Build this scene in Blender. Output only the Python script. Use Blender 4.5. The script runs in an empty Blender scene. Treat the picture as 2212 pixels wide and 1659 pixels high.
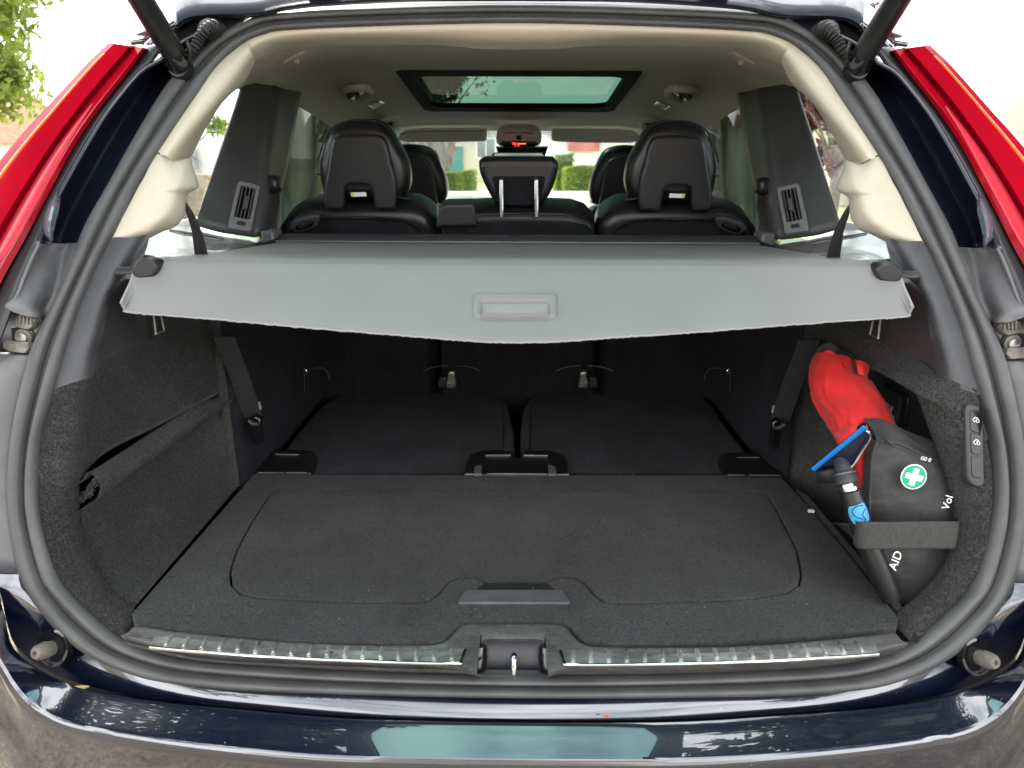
import bpy, bmesh, math, random
from mathutils import Vector, Matrix, noise
random.seed(7)
V = Vector
SC = bpy.context.scene
COL = SC.collection
R = math.radians

# ---------------------------------------------------------------- camera
F = 1661.0
CAMP = V((0.006, 0.0, 1.40))
pitch = math.atan((829.5-340)/F); yaw = math.atan(16/F*math.cos(pitch)); roll = R(0.22)
f0 = V((-math.sin(yaw)*math.cos(pitch), math.cos(yaw)*math.cos(pitch), -math.sin(pitch)))
r0 = V((math.cos(yaw), math.sin(yaw), 0)); u0 = r0.cross(f0)
RT = r0*math.cos(roll)+u0*math.sin(roll); UP = u0*math.cos(roll)-r0*math.sin(roll); FW = f0
cd = bpy.data.cameras.new('camera'); cam = bpy.data.objects.new('camera', cd); COL.objects.link(cam)
m = Matrix((RT, UP, -FW)).transposed().to_4x4(); m.translation = CAMP
cam.matrix_world = m
cd.sensor_width = 36; cd.lens = 36*F/2212; cd.clip_start = 0.02; cd.clip_end = 2000
cd.dof.use_dof = True; cd.dof.focus_distance = 1.35; cd.dof.aperture_fstop = 9
SC.camera = cam

# ---------------------------------------------------------------- sky, sun, exposure
SUN_EL, SUN_ROT = R(38), R(-28)
w = bpy.data.worlds.new('World'); SC.world = w; w.use_nodes = True
nt = w.node_tree; N = nt.nodes; L = nt.links
bg = N['Background']; bg.inputs[1].default_value = 0.15
sky = N.new('ShaderNodeTexSky'); sky.sky_type = 'NISHITA'; sky.sun_disc = False
sky.sun_elevation = SUN_EL; sky.sun_rotation = SUN_ROT; sky.dust_density = 3.0; sky.air_density = 1.0
tc = N.new('ShaderNodeTexCoord'); mp = N.new('ShaderNodeMapping'); mp.inputs['Scale'].default_value = (1, 1, 2.6)
cn = N.new('ShaderNodeTexNoise'); cn.inputs['Scale'].default_value = 2.3; cn.inputs['Detail'].default_value = 7; cn.inputs['Roughness'].default_value = .58
cr_ = N.new('ShaderNodeValToRGB'); cr_.color_ramp.elements[0].position = .36; cr_.color_ramp.elements[1].position = .56
cr_.color_ramp.elements[0].color = (.35, .35, .35, 1)
cl = N.new('ShaderNodeTexNoise'); cl.inputs['Scale'].default_value = 4.0; cl.inputs['Detail'].default_value = 5
clr = N.new('ShaderNodeValToRGB'); clr.color_ramp.elements[0].color = (8, 8.5, 9.1, 1); clr.color_ramp.elements[1].color = (15, 15.2, 15.4, 1)
mx = N.new('ShaderNodeMix'); mx.data_type = 'RGBA'
L.new(tc.outputs['Generated'], mp.inputs[0]); L.new(mp.outputs[0], cn.inputs['Vector']); L.new(mp.outputs[0], cl.inputs['Vector'])
L.new(cn.outputs[0], cr_.inputs[0]); L.new(cl.outputs[0], clr.inputs[0])
L.new(cr_.outputs[0], mx.inputs[0]); L.new(sky.outputs[0], mx.inputs[6]); L.new(clr.outputs[0], mx.inputs[7]); L.new(mx.outputs[2], bg.inputs[0])
sd = bpy.data.lights.new('sun', 'SUN'); sun = bpy.data.objects.new('sun', sd); COL.objects.link(sun)
sd.energy = 3.0; sd.angle = R(2); sd.color = (1, .95, .87)
# nishita: rotation 0 = sun towards +Y, positive turns towards +X
sdir = V((math.sin(SUN_ROT)*math.cos(SUN_EL), math.cos(SUN_ROT)*math.cos(SUN_EL), math.sin(SUN_EL)))
sun.rotation_euler = sdir.to_track_quat('Z', 'Y').to_euler()
SC.view_settings.view_transform = 'Standard'; SC.view_settings.look = 'None'; SC.view_settings.gamma = 1
SC.view_settings.exposure = 1.75
SC.render.engine = 'CYCLES'
SC.cycles.max_bounces = 8; SC.cycles.transparent_max_bounces = 16; SC.cycles.diffuse_bounces = 6; SC.cycles.glossy_bounces = 4

# ---------------------------------------------------------------- geometry of view: photograph point -> world
def ray(u, v): return FW + RT*((u-1106)/F) - UP*((v-829.5)/F)
def P(u, v, y=None, x=None, z=None, f=None, pl=None):
    d = ray(u, v)
    if y is not None: return CAMP + d*((y-CAMP.y)/d.y)
    if x is not None: return CAMP + d*((x-CAMP.x)/d.x)
    if z is not None: return CAMP + d*((z-CAMP.z)/d.z)
    if pl is not None:                      # plane y = y0 + k (z - z0)
        y0, z0, k = pl
        t = (y0 + k*(CAMP.z-z0) - CAMP.y)/(d.y - k*d.z)
        return CAMP + d*t
    a, b = .3, 6.0
    g = lambda t: (CAMP.y+d.y*t) - f(CAMP.x+d.x*t, CAMP.z+d.z*t)
    for _ in range(50):
        c = (a+b)/2
        if g(c) > 0: b = c
        else: a = c
    return CAMP + d*b
KN = [(.50, .84), (.60, .86), (.72, .888), (.9, .93), (1.1, .985), (1.25, 1.08), (1.45, 1.24), (1.65, 1.40), (1.8, 1.52)]
def base_y(z):
    if z <= KN[0][0]: return KN[0][1]
    for (a, ya), (b, yb) in zip(KN, KN[1:]):
        if z <= b: return ya+(yb-ya)*(z-a)/(b-a)
    return KN[-1][1]
def sm_y(z): return (base_y(z-.06)+base_y(z-.03)+base_y(z)+base_y(z+.03)+base_y(z+.06))/5
def Yo(off=0, c=.2): return lambda x, z: sm_y(z)+c*x*x+off
def O(u, v, off=0): return P(u, v, f=Yo(off))

# ---------------------------------------------------------------- helpers
def cr(p0, p1, p2, p3, t):
    return .5*((2*p1)+(p2-p0)*t+(2*p0-5*p1+4*p2-p3)*t*t+(3*p1-p0-3*p2+p3)*t**3)
def spline(pts, n=4, closed=False):
    out = []; m_ = len(pts)
    if closed:
        for i in range(m_):
            for k in range(n): out.append(cr(pts[i-1], pts[i], pts[(i+1) % m_], pts[(i+2) % m_], k/n))
        return out
    for i in range(m_-1):
        a = pts[i-1] if i > 0 else 2*pts[0]-pts[1]
        d = pts[i+2] if i+2 < m_ else 2*pts[-1]-pts[-2]
        for k in range(n): out.append(cr(a, pts[i], pts[i+1], d, k/n))
    out.append(pts[-1].copy()); return out
def link(name, me, mat, parent=None, smooth=True, sharp=40):
    o = bpy.data.objects.new(name, me); COL.objects.link(o)
    if mat and not me.materials: me.materials.append(mat)
    if smooth and len(me.polygons):
        me.polygons.foreach_set('use_smooth', [True]*len(me.polygons)); me.set_sharp_from_angle(angle=R(sharp))
    if parent: o.parent = parent; o.matrix_parent_inverse = parent.matrix_world.inverted() if parent.type != 'EMPTY' else PINV.get(parent.name, Matrix())
    return o
PINV = {}
def fmesh(name, vs, fs, mat, parent=None, smooth=True, solid=0, off=-1, bev=0, sharp=40):
    me = bpy.data.meshes.new(name); me.from_pydata([tuple(v) for v in vs], [], fs); me.update()
    o = link(name, me, mat, parent, smooth, sharp)
    if solid:
        s = o.modifiers.new('solid', 'SOLIDIFY'); s.thickness = solid; s.offset = off
    if bev:
        b = o.modifiers.new('bevel', 'BEVEL'); b.width = bev; b.segments = 2; b.limit_method = 'ANGLE'
    return o
def grid(rows, nu=1, nv=1, closed=False):
    rr = [spline(r, nv) for r in rows] if nv > 1 else rows
    if nu > 1:
        cols = [spline([r[j] for r in rr], nu, closed) for j in range(len(rr[0]))]
        rr = [[c[i] for c in cols] for i in range(len(cols[0]))]
    vs = [p for r in rr for p in r]; n = len(rr[0]); m_ = len(rr); fs = []
    for i in range(m_ if closed else m_-1):
        for j in range(n-1):
            a = i*n+j; b = ((i+1) % m_)*n+j
            fs.append((a, a+1, b+1, b))
    return vs, fs
def gridobj(name, rows, mat, parent=None, nu=1, nv=1, closed=False, solid=0, off=-1, sharp=50, bev=0):
    vs, fs = grid(rows, nu, nv, closed)
    return fmesh(name, vs, fs, mat, parent, True, solid, off, bev, sharp)
def tube(name, path, r, mat, parent=None, seg=10, cap=True, flat=None, n=1, closed=False):
    """r number or list; flat=(w,h,updir) makes an oval band"""
    pts = spline(path, n, closed) if n > 1 else list(path)
    if not isinstance(r, (list, tuple)): rs = [r]*len(pts)
    else:
        rs = []
        for i in range(len(pts)):
            t = i/(len(pts)-1)*(len(r)-1); k = min(int(t), len(r)-2); rs.append(r[k]+(r[k+1]-r[k])*(t-k))
    rows = []; prev = None
    for i, p in enumerate(pts):
        if closed: t = (pts[(i+1) % len(pts)]-pts[i-1])
        else: t = (pts[min(i+1, len(pts)-1)]-pts[max(i-1, 0)])
        t.normalize()
        if flat: a = flat[2].cross(t).normalized()
        else:
            a = prev if prev else (V((0, 0, 1)) if abs(t.z) < .9 else V((1, 0, 0)))
            a = (a-t*a.dot(t)).normalized()
        prev = a; b = t.cross(a)
        wa, wb = (flat[0], flat[1]) if flat else (1, 1)
        rows.append([p+(a*math.cos(q)*wa+b*math.sin(q)*wb)*rs[i] for q in [2*math.pi*k/seg for k in range(seg)]])
    vs = [q for r_ in rows for q in r_]; fs = []; m_ = len(rows)
    for i in range(m_ if closed else m_-1):
        for j in range(seg):
            k = (j+1) % seg; i2 = (i+1) % m_
            fs.append((i*seg+j, i*seg+k, i2*seg+k, i2*seg+j))
    if cap and not closed: fs.append(tuple(range(seg))[::-1]); fs.append(tuple((m_-1)*seg+j for j in range(seg)))
    return fmesh(name, vs, fs, mat, parent, True, sharp=45)
def box(name, c, s, mat, parent=None, rot=None, bev=.003):
    vs = [V((x*s[0]/2, y*s[1]/2, z*s[2]/2)) for x in (-1, 1) for y in (-1, 1) for z in (-1, 1)]
    if rot: vs = [rot @ v for v in vs]
    vs = [v+V(c) for v in vs]
    fs = [(0, 1, 3, 2), (4, 6, 7, 5), (0, 4, 5, 1), (2, 3, 7, 6), (0, 2, 6, 4), (1, 5, 7, 3)]
    return fmesh(name, vs, fs, mat, parent, True, bev=bev, sharp=30)
def curve_mesh(cu):
    o = bpy.data.objects.new('tmp', cu); COL.objects.link(o)
    dg = bpy.context.evaluated_depsgraph_get(); dg.update()
    me = bpy.data.meshes.new_from_object(o.evaluated_get(dg)); bpy.data.objects.remove(o); return me
def plate(name, loops, M4, thick, bev, mat, parent=None, smooth_n=0, res=2, sharp=35):
    """loops: list of 2D loops (first outer, rest holes) in the local XY of M4; front face at local z=0, body goes to z=-thick"""
    cu = bpy.data.curves.new('tmpc', 'CURVE'); cu.dimensions = '2D'; cu.fill_mode = 'BOTH'
    cu.extrude = max(thick/2-bev, 0); cu.bevel_depth = bev; cu.bevel_resolution = res; cu.offset = -bev
    for lp in loops:
        p3 = [V((a, b, 0)) for a, b in lp]
        if smooth_n: p3 = spline(p3, smooth_n, True)
        s = cu.splines.new('POLY'); s.points.add(len(p3)-1); s.use_cyclic_u = True
        for q, p in zip(s.points, p3): q.co = (p.x, p.y, 0, 1)
    me = curve_mesh(cu); me.transform(M4 @ Matrix.Translation((0, 0, -thick/2))); me.name = name
    return link(name, me, mat, parent, True, sharp)
def basis(o, x, z_hint):
    """matrix with local X along x, local Z near z_hint, at o"""
    x = V(x).normalized(); z = V(z_hint); z = (z-x*z.dot(x)).normalized(); y = z.cross(x)
    m_ = Matrix((x, y, z)).transposed().to_4x4(); m_.translation = o; return m_
def pplate(name, pts, pl, thick, bev, mat, parent=None, holes=(), smooth_n=0, res=2, sharp=35):
    """plate whose outline is given in photo coordinates on the plane y=y0+k(z-z0)"""
    y0, z0, k = pl
    M4 = basis(V((0, y0, z0)), (1, 0, 0), V((0, -1, k))); inv = M4.inverted()
    f = lambda l: [((inv @ P(u, v, pl=pl)).x, (inv @ P(u, v, pl=pl)).y) for u, v in l]
    return plate(name, [f(pts)]+[f(h) for h in holes], M4, thick, bev, mat, parent, smooth_n, res, sharp)
def rrect(w_, h_, r, n=4, cx=0, cy=0):
    out = []
    for (sx, sy, a0) in ((1, 1, 0), (-1, 1, 90), (-1, -1, 180), (1, -1, 270)):
        for k in range(n+1):
            a = R(a0+90*k/n); out.append((cx+sx*(w_/2-r)+r*math.cos(a), cy+sy*(h_/2-r)+r*math.sin(a)))
    return out
def mirror(o, parent=None, name=None):
    me = o.data.copy()
    for v in me.vertices: v.co.x = -v.co.x
    me.flip_normals()
    c = bpy.data.objects.new(name or o.name.split('.')[0], me); COL.objects.link(c)
    c.parent = parent or o.parent; c.matrix_parent_inverse = o.matrix_parent_inverse
    for md in o.modifiers:
        n_ = c.modifiers.new(md.name, md.type)
        for a in ('thickness', 'offset', 'width', 'segments', 'limit_method', 'levels', 'render_levels'):
            if hasattr(md, a):
                try: setattr(n_, a, getattr(md, a))
                except Exception: pass
    for k in ('label',):
        if k in o: c[k] = o[k]
    return c
def mirror_tree(o, parent=None):
    c = mirror(o, parent)
    for ch in [x for x in bpy.data.objects if x.parent == o and x != c]: mirror(ch, c)
    return c
def text(name, s, M4, size, mat, parent=None, ext=.0002, al='CENTER', shear=0):
    cu = bpy.data.curves.new('t', 'FONT'); cu.body = s; cu.size = size; cu.extrude = ext; cu.align_x = al; cu.align_y = 'CENTER'; cu.shear = shear
    me = curve_mesh(cu); me.transform(M4); me.name = name
    return link(name, me, mat, parent, False)
def thing(name, label, cat, loc=(0, 0, 0), group=None):
    o = bpy.data.objects.new(name, None); COL.objects.link(o); o.location = loc; o.empty_display_size = .1
    o['label'] = label; o['category'] = cat
    if group: o['group'] = group
    PINV[o.name] = Matrix.Translation(V(loc)).inverted()
    return o
def tag(o, label, cat, group=None):
    o['label'] = label; o['category'] = cat
    if group: o['group'] = group
    return o

# ---------------------------------------------------------------- materials
def MT(name, col, rough=.5, metal=0, coat=0, spec=.5, bump=None, var=None, speck=None, sheen=0, trans=0, rvar=None, emit=None, stretch=None, bump2=None, coatr=.03, sss=0, cior=1.5):
    m_ = bpy.data.materials.new(name); m_.use_nodes = True; nt = m_.node_tree; n = nt.nodes; l = nt.links
    b = n['Principled BSDF']
    b.inputs['Base Color'].default_value = (*col, 1); b.inputs['Roughness'].default_value = rough; b.inputs['Metallic'].default_value = metal
    b.inputs['Coat Weight'].default_value = coat; b.inputs['Coat IOR'].default_value = cior; b.inputs['Coat Roughness'].default_value = coatr; b.inputs['Specular IOR Level'].default_value = spec
    b.inputs['Sheen Weight'].default_value = sheen; b.inputs['Sheen Roughness'].default_value = .6
    if sss: b.inputs['Subsurface Weight'].default_value = sss; b.inputs['Subsurface Radius'].default_value = (.02, .004, .002)
    if trans: b.inputs['Transmission Weight'].default_value = trans
    if emit: b.inputs['Emission Color'].default_value = (*emit[0], 1); b.inputs['Emission Strength'].default_value = emit[1]
    t = n.new('ShaderNodeTexCoord'); src = t.outputs['Object']
    if stretch:
        mp = n.new('ShaderNodeMapping'); mp.inputs['Scale'].default_value = stretch; l.new(src, mp.inputs[0]); src = mp.outputs[0]
    def nz(scale, det=3, ro=.6):
        q = n.new('ShaderNodeTexNoise'); q.inputs['Scale'].default_value = scale; q.inputs['Detail'].default_value = det; q.inputs['Roughness'].default_value = ro
        l.new(src, q.inputs['Vector']); return q.outputs[0]
    cur = None
    if var:
        for (sc, am) in (var if isinstance(var, list) else [var]):
            r_ = n.new('ShaderNodeMapRange'); r_.inputs[1].default_value = .3; r_.inputs[2].default_value = .7; r_.inputs[3].default_value = 1-am; r_.inputs[4].default_value = 1+am
            l.new(nz(sc), r_.inputs[0]); mxx = n.new('ShaderNodeVectorMath'); mxx.operation = 'SCALE'
            if cur is None: mxx.inputs[0].default_value = col
            else: l.new(cur, mxx.inputs[0])
            l.new(r_.outputs[0], mxx.inputs['Scale']); cur = mxx.outputs[0]
    if speck:
        for (sc, th, c2) in (speck if isinstance(speck, list) else [speck]):
            r_ = n.new('ShaderNodeMapRange'); r_.inputs[1].default_value = th; r_.inputs[2].default_value = th+.03; l.new(nz(sc, 2), r_.inputs[0])
            mm = n.new('ShaderNodeMix'); mm.data_type = 'RGBA'; l.new(r_.outputs[0], mm.inputs[0])
            if cur is None: mm.inputs[6].default_value = (*col, 1)
            else: l.new(cur, mm.inputs[6])
            mm.inputs[7].default_value = (*c2, 1); cur = mm.outputs[2]
    if cur: l.new(cur, b.inputs['Base Color'])
    if rvar:
        r_ = n.new('ShaderNodeMapRange'); r_.inputs[1].default_value = .35; r_.inputs[2].default_value = .65; r_.inputs[3].default_value = rough; r_.inputs[4].default_value = rvar[1]
        l.new(nz(rvar[0], 5), r_.inputs[0]); l.new(r_.outputs[0], b.inputs['Roughness'])
    prevn = None
    for bb in (bump, bump2):
        if bb:
            bn = n.new('ShaderNodeBump'); bn.inputs['Strength'].default_value = bb[1]; bn.inputs['Distance'].default_value = bb[2]
            l.new(nz(bb[0], 2), bn.inputs['Height'])
            if prevn: l.new(prevn, bn.inputs['Normal'])
            prevn = bn.outputs[0]
    if prevn: l.new(prevn, b.inputs['Normal'])
    return m_
def GLASS(name, tint, refl=.93, rough=0.0):
    """thin sheet glass: tinted see-through with fresnel reflection"""
    m_ = bpy.data.materials.new(name); m_.use_nodes = True; nt = m_.node_tree; n = nt.nodes; l = nt.links
    n.remove(n['Principled BSDF']); out = n['Material Output']
    tr = n.new('ShaderNodeBsdfTransparent'); tr.inputs[0].default_value = (*tint, 1)
    gl = n.new('ShaderNodeBsdfGlossy'); gl.inputs['Roughness'].default_value = rough
    lw = n.new('ShaderNodeLayerWeight'); lw.inputs[0].default_value = .5
    pw = n.new('ShaderNodeMath'); pw.operation = 'POWER'; pw.inputs[1].default_value = 5; l.new(lw.outputs['Facing'], pw.inputs[0])
    ma = n.new('ShaderNodeMath'); ma.operation = 'MULTIPLY_ADD'; ma.inputs[1].default_value = refl; ma.inputs[2].default_value = .04; l.new(pw.outputs[0], ma.inputs[0])
    mx = n.new('ShaderNodeMixShader'); l.new(ma.outputs[0], mx.inputs[0]); l.new(tr.outputs[0], mx.inputs[1]); l.new(gl.outputs[0], mx.inputs[2]); l.new(mx.outputs[0], out.inputs[0])
    return m_
def CLOTH(name, col, through, ridge=0):
    m_ = bpy.data.materials.new(name); m_.use_nodes = True; nt = m_.node_tree; n = nt.nodes; l = nt.links
    b = n['Principled BSDF']; out = n['Material Output']; b.inputs['Base Color'].default_value = (*col, 1); b.inputs['Roughness'].default_value = .9
    tr = n.new('ShaderNodeBsdfTransparent'); mx = n.new('ShaderNodeMixShader')
    t = n.new('ShaderNodeTexCoord'); q = n.new('ShaderNodeTexNoise'); q.inputs['Scale'].default_value = 160; l.new(t.outputs['Object'], q.inputs['Vector'])
    r_ = n.new('ShaderNodeMapRange'); r_.inputs[3].default_value = 1-through*1.4; r_.inputs[4].default_value = 1-through*.6; l.new(q.outputs[0], r_.inputs[0])
    l.new(r_.outputs[0], mx.inputs[0]); l.new(tr.outputs[0], mx.inputs[1]); l.new(b.outputs[0], mx.inputs[2]); l.new(mx.outputs[0], out.inputs[0])
    return m_
navy = MT('navy_paint', (.004, .006, .020), .22, .0, 1.0, cior=1.8, bump=(3, .02, .01), speck=(420, .74, (.12, .12, .14)), coatr=.02)
gutter = MT('navy_gutter', (.006, .008, .020), .32, 0, .9, cior=1.6, var=(9, .3), coatr=.08, bump=(14, .06, .01))
bumperm = MT('bumper_paint', (.0030, .0048, .015), .2, .0, 1.0, cior=1.85, speck=[(170, .76, (.35, .35, .34)), (60, .82, (.2, .19, .16))], bump=(2.2, .03, .02), coatr=.012)
greyp = MT('grey_plastic', (.105, .104, .108), .42, bump=(900, .12, .0006), var=(30, .12), speck=(150, .78, (.2, .19, .17)))
blackp = MT('black_plastic', (.012, .012, .013), .38, bump=(700, .15, .0006), var=(40, .2))
darkp = MT('soft_black_plastic', (.030, .031, .033), .5, bump=(800, .25, .0008), var=(25, .12))
grainp = MT('grained_trim_plastic', (.040, .041, .044), .46, bump=(420, .55, .0012), var=(18, .15), speck=(90, .80, (.08, .08, .08)), stretch=(1, 1, 1.6))
glossb = MT('gloss_black', (.006, .006, .007), .12, coat=.6)
rubber = MT('rubber', (.064, .064, .063), .45, var=(14, .2), bump=(220, .15, .0008), rvar=(12, .62), speck=(130, .78, (.16, .15, .13)))
rubberd = MT('dark_rubber', (.015, .015, .015), .6, var=(50, .3))
carpet = MT('carpet', (.039, .0385, .0372), .97, spec=.05, sheen=.10, bump=(420, .9, .0022), bump2=(150, .5, .002), var=[(5, .25), (16, .18), (210, .35), (480, .35)], speck=(140, .83, (.075, .072, .066)), stretch=(1, 1, 1))
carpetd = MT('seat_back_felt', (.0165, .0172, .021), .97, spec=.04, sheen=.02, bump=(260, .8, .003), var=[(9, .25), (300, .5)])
beige = MT('beige_plastic', (.46, .415, .325), .48, bump=(900, .1, .0005), var=(6, .03))
liner = MT('headliner_fabric', (.76, .71, .61), .95, spec=.15, bump=(600, .25, .0007), var=[(5, .03), (500, .05)])
leather = MT('black_leather', (.009, .009, .010), .34, spec=.5, bump=(330, .35, .0012), var=(14, .2), bump2=(30, .12, .004))
shellp = MT('headrest_shell_plastic', (.014, .014, .015), .40, bump=(900, .2, .0006), var=(16, .12))
coverm = MT('cover_vinyl', (.172, .167, .160), .58, bump=(1100, .15, .0004), var=(5, .05), bump2=(4, .12, .02), speck=(160, .80, (.30, .30, .30)))
cover_edge = MT('cover_edge', (.26, .255, .24), .7, bump=(300, .6, .002))
chrome = MT('chrome', (.72, .72, .73), .12, 1)
steel = MT('brushed_steel', (.62, .61, .58), .26, .9, bump=(45, .3, .002), var=[(30, .25), (140, .2)], rvar=(22, .5), speck=(70, .70, (.16, .15, .13)), stretch=(.5, 1, 1))
redlens = MT('red_lens', (.27, .002, .010), .12, coat=0, spec=.09, sss=.15, bump=(5, .05, .01), var=(8, .12), speck=(230, .77, (.75, .25, .25)))
redlens2 = MT('red_lens_inner', (.42, .03, .045), .16, spec=.2, sss=.1)
orange = MT('amber_lens', (.80, .10, .01), .2, spec=.1)
redcloth = MT('red_nylon', (.62, .012, .010), .6, sheen=.1, bump=(1100, .4, .0006), bump2=(45, .35, .004), var=[(25, .12), (700, .15)])
redthread = MT('red_thread', (.35, .006, .006), .8)
nylon = MT('black_nylon', (.0165, .0155, .015), .62, sheen=.12, bump=(24, .6, .012), bump2=(600, .3, .0008), var=(20, .15))
webbing = MT('elastic_webbing', (.040, .039, .035), .85, bump=(700, .6, .001), var=(300, .25), stretch=(1, 1, .35))
green = MT('green_print', (.0, .30, .16), .5)
white = MT('white_print', (.80, .80, .78), .5)
whitel = MT('white_lit_icon', (.7, .7, .68), .5)
blue = MT('blue_silicone', (.01, .17, .52), .4)
cyan = MT('cyan_label', (.05, .30, .52), .4)
navyink = MT('navy_ink', (.01, .03, .12), .5)
yellow = MT('yellow_label', (.80, .62, .08), .5)
grommet = MT('buffer_rubber', (.125, .112, .092), .6, var=(60, .2), bump=(200, .3, .001))
dirtmetal = MT('weathered_bracket', (.22, .205, .18), .6, .2, var=(70, .45), bump=(90, .5, .003))
redled = MT('red_display', (.2, .0, .0), .5, emit=((1, .03, .02), 1.2))
ambled = MT('amber_display', (.2, .05, .0), .5, emit=((1, .25, .03), .8))
glass = GLASS('window_glass', (.86, .90, .88))
tintg = GLASS('tinted_glass', (.62, .70, .66))
roofg = GLASS('sunroof_glass', (.20, .29, .255), refl=.12)
gateg = GLASS('tailgate_glass', (.62, .80, .77))
shade = CLOTH('mesh_curtain', (.030, .033, .031), .11)

# ================================================================ THE CAR
car = thing('parked_car', 'dark blue estate SUV seen from behind with its tailgate raised and boot open', 'car', (0, 3.2, 0))

# ---- weather seal
Ou = [(1120,8),(930,10),(737,17),(620,24),(547,36),(470,80),(413,123),(360,185),(300,283),(233,403),(185,490),(140,606),(100,690),(67,766),(45,850),(30,930),(23,1010),(23,1086),(30,1145),(45,1228),(70,1288),(133,1366),(200,1416),(283,1453),(367,1473),(533,1489),(737,1497),(930,1502),(1113,1505)]
In = [(1120,50),(930,53),(737,59),(640,64),(583,70),(520,97),(467,145),(425,205),(370,285),(305,385),(262,470),(217,553),(180,640),(150,722),(125,805),(103,885),(88,945),(80,1030),(86,1120),(117,1233),(150,1282),(210,1340),(270,1385),(340,1412),(430,1430),(567,1441),(737,1452),(930,1459),(1113,1463)]
OL = [O(*p) for p in Ou]; IL = [O(*p) for p in In]
OL[0].x = IL[0].x = OL[-1].x = IL[-1].x = 0
mirx = lambda p: V((-p.x, p.y, p.z))
prof = [(-.04, -.012), (0, .002), (.05, .011), (.13, .016), (.25, .0185), (.38, .017), (.46, .012), (.51, .002), (.55, -.004), (.60, -.001), (.635, .006), (.71, .0115), (.80, .0125), (.90, .009), (.97, .001), (1.02, -.012)]
def sealrow(o_, i_, pr=prof):
    mid = (o_+i_)/2
    nrm = V((0, -.93, .35 if mid.z < .8 else -.05)).normalized()
    nz = noise.noise(mid*7)*.0012
    return [o_.lerp(i_, s)+nrm*(h+nz) for s, h in pr]
loop = list(zip(OL, IL)); full = loop+[(mirx(a), mirx(b)) for a, b in loop[-2:0:-1]]
gridobj('weather_seal', [sealrow(a, b) for a, b in full], rubber, car, nu=5, closed=True, sharp=180)
# dark strip laid along the seal's groove to deepen its shade
tube('seal_groove', [a.lerp(b, .555)+V((0, .001, 0)) for a, b in full], .0045, rubberd, car, seg=6, n=4, closed=True)

# ---- painted aperture, left side strip between seal and lamp
def mir(o): return mirror_tree(o)
rows = []
for (v, ou, b_, l_, rec) in [(60, 500, 455, 400, .02), (95, 440, 385, 345, .022), (130, 408, 345, 300, .025), (157, 383, 300, 267, .03), (233, 330, 236, 207, .03), (300, 290, 193, 160, .03), (360, 257, 158, 127, .03), (443, 210, 113, 83, .03), (490, 186, 92, 60, .03), (532, 168, 80, 38, .03)]:
    a = O(ou+8, v, .012); e = O(b_, v, -.052)
    mid1 = O(ou*.8+b_*.2, v, rec); mid2 = O(ou*.5+b_*.5, v, rec+.004); mid3 = O(ou*.2+b_*.8, v, -.012)
    rows.append([a, mid1, mid2, mid3, e])
o = gridobj('pillar_panel', rows, gutter, car, nu=3, nv=4, solid=.006, off=0); mir(o)
rows = [[O(b_+1, v, -.050), O((b_+l_)/2, v, -.053), O(l_-2, v, -.046)] for (v, b_, l_) in [(100, 378, 318), (105, 350, 312), (130, 330, 290), (157, 300, 267), (233, 236, 207), (300, 193, 160), (360, 158, 127), (443, 113, 83), (520, 84, 43), (596, 50, 0), (680, 20, -40), (760, -10, -80)]]
o = gridobj('lamp_gasket', rows, blackp, car, nu=3, nv=2, solid=.004, off=0); mir(o)
# glossy moulded end of the painted channel
rows = []
for v, a, b in [(408, 122, 126), (425, 108, 130), (450, 93, 128), (475, 88, 122), (500, 92, 116), (518, 104, 116), (530, 112, 114)]:
    rows.append([O(a, v, -.046), O((a+b)/2, v, -.062), O(b, v, -.046)])
o = gridobj('channel_end_cap', rows, MT('worn_clear_plastic', (.20, .21, .26), .16, .5, 1, bump=(30, .3, .004)), car, nu=3, nv=3); mir(o)

# ---- tail lamps
lin = [(105, 316), (130, 297), (157, 276), (233, 216), (300, 170), (360, 136), (443, 92), (520, 52), (596, 9), (700, -40)]
lout = [(93, 235), (113, 213), (135, 190), (190, 140), (235, 100), (290, 50), (350, 0), (420, -50), (500, -105), (600, -170)]
rows = []
for (vi, ui), (vo, uo) in zip(lin, lout):
    f = lambda t, off: O(ui+(uo-ui)*t, vi+(vo-vi)*t, off)
    rows.append([f(.0, -.05), f(.0, -.060), f(.10, -.070), f(.36, -.064), f(.44, -.078), f(.70, -.082), f(.86, -.084), f(1.0, -.080), f(1.015, -.05), f(1.02, .05)])
lamp = gridobj('tail_lamp', rows, redlens, car, nu=3, sharp=12)
top = [q + V((0, 0, .0005)) for q in rows[0]]
cap = [q + V((0, .06, 0)) for q in rows[0]]
gridobj('lamp_top', [cap, top], redlens2, lamp, solid=.002)
rr = []
for (vi, ui), (vo, uo) in list(zip(lin, lout))[1:]:
    f = lambda t, off: O(ui+(uo-ui)*t, vi+(vo-vi)*t, off)
    rr.append([f(.84, -.0852), f(.865, -.0855), f(.89, -.0845)])
gridobj('amber_strip', rr, orange, lamp, nu=3, solid=.002)
rr = []
for k, ((vi, ui), (vo, uo)) in enumerate(list(zip(lin, lout))[3:9]):
    f = lambda t, off: O(ui+(uo-ui)*t, vi+(vo-vi)*t, off)
    wd = [.02, .07, .10, .11, .10, .05][k]
    rr.append([f(.22-wd, -.0700), f(.22, -.0710), f(.22+wd, -.0690)])
gridobj('lamp_reflex_panel', rr, redlens2, lamp, nu=3, nv=2, solid=.001)
mir(lamp)

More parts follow.
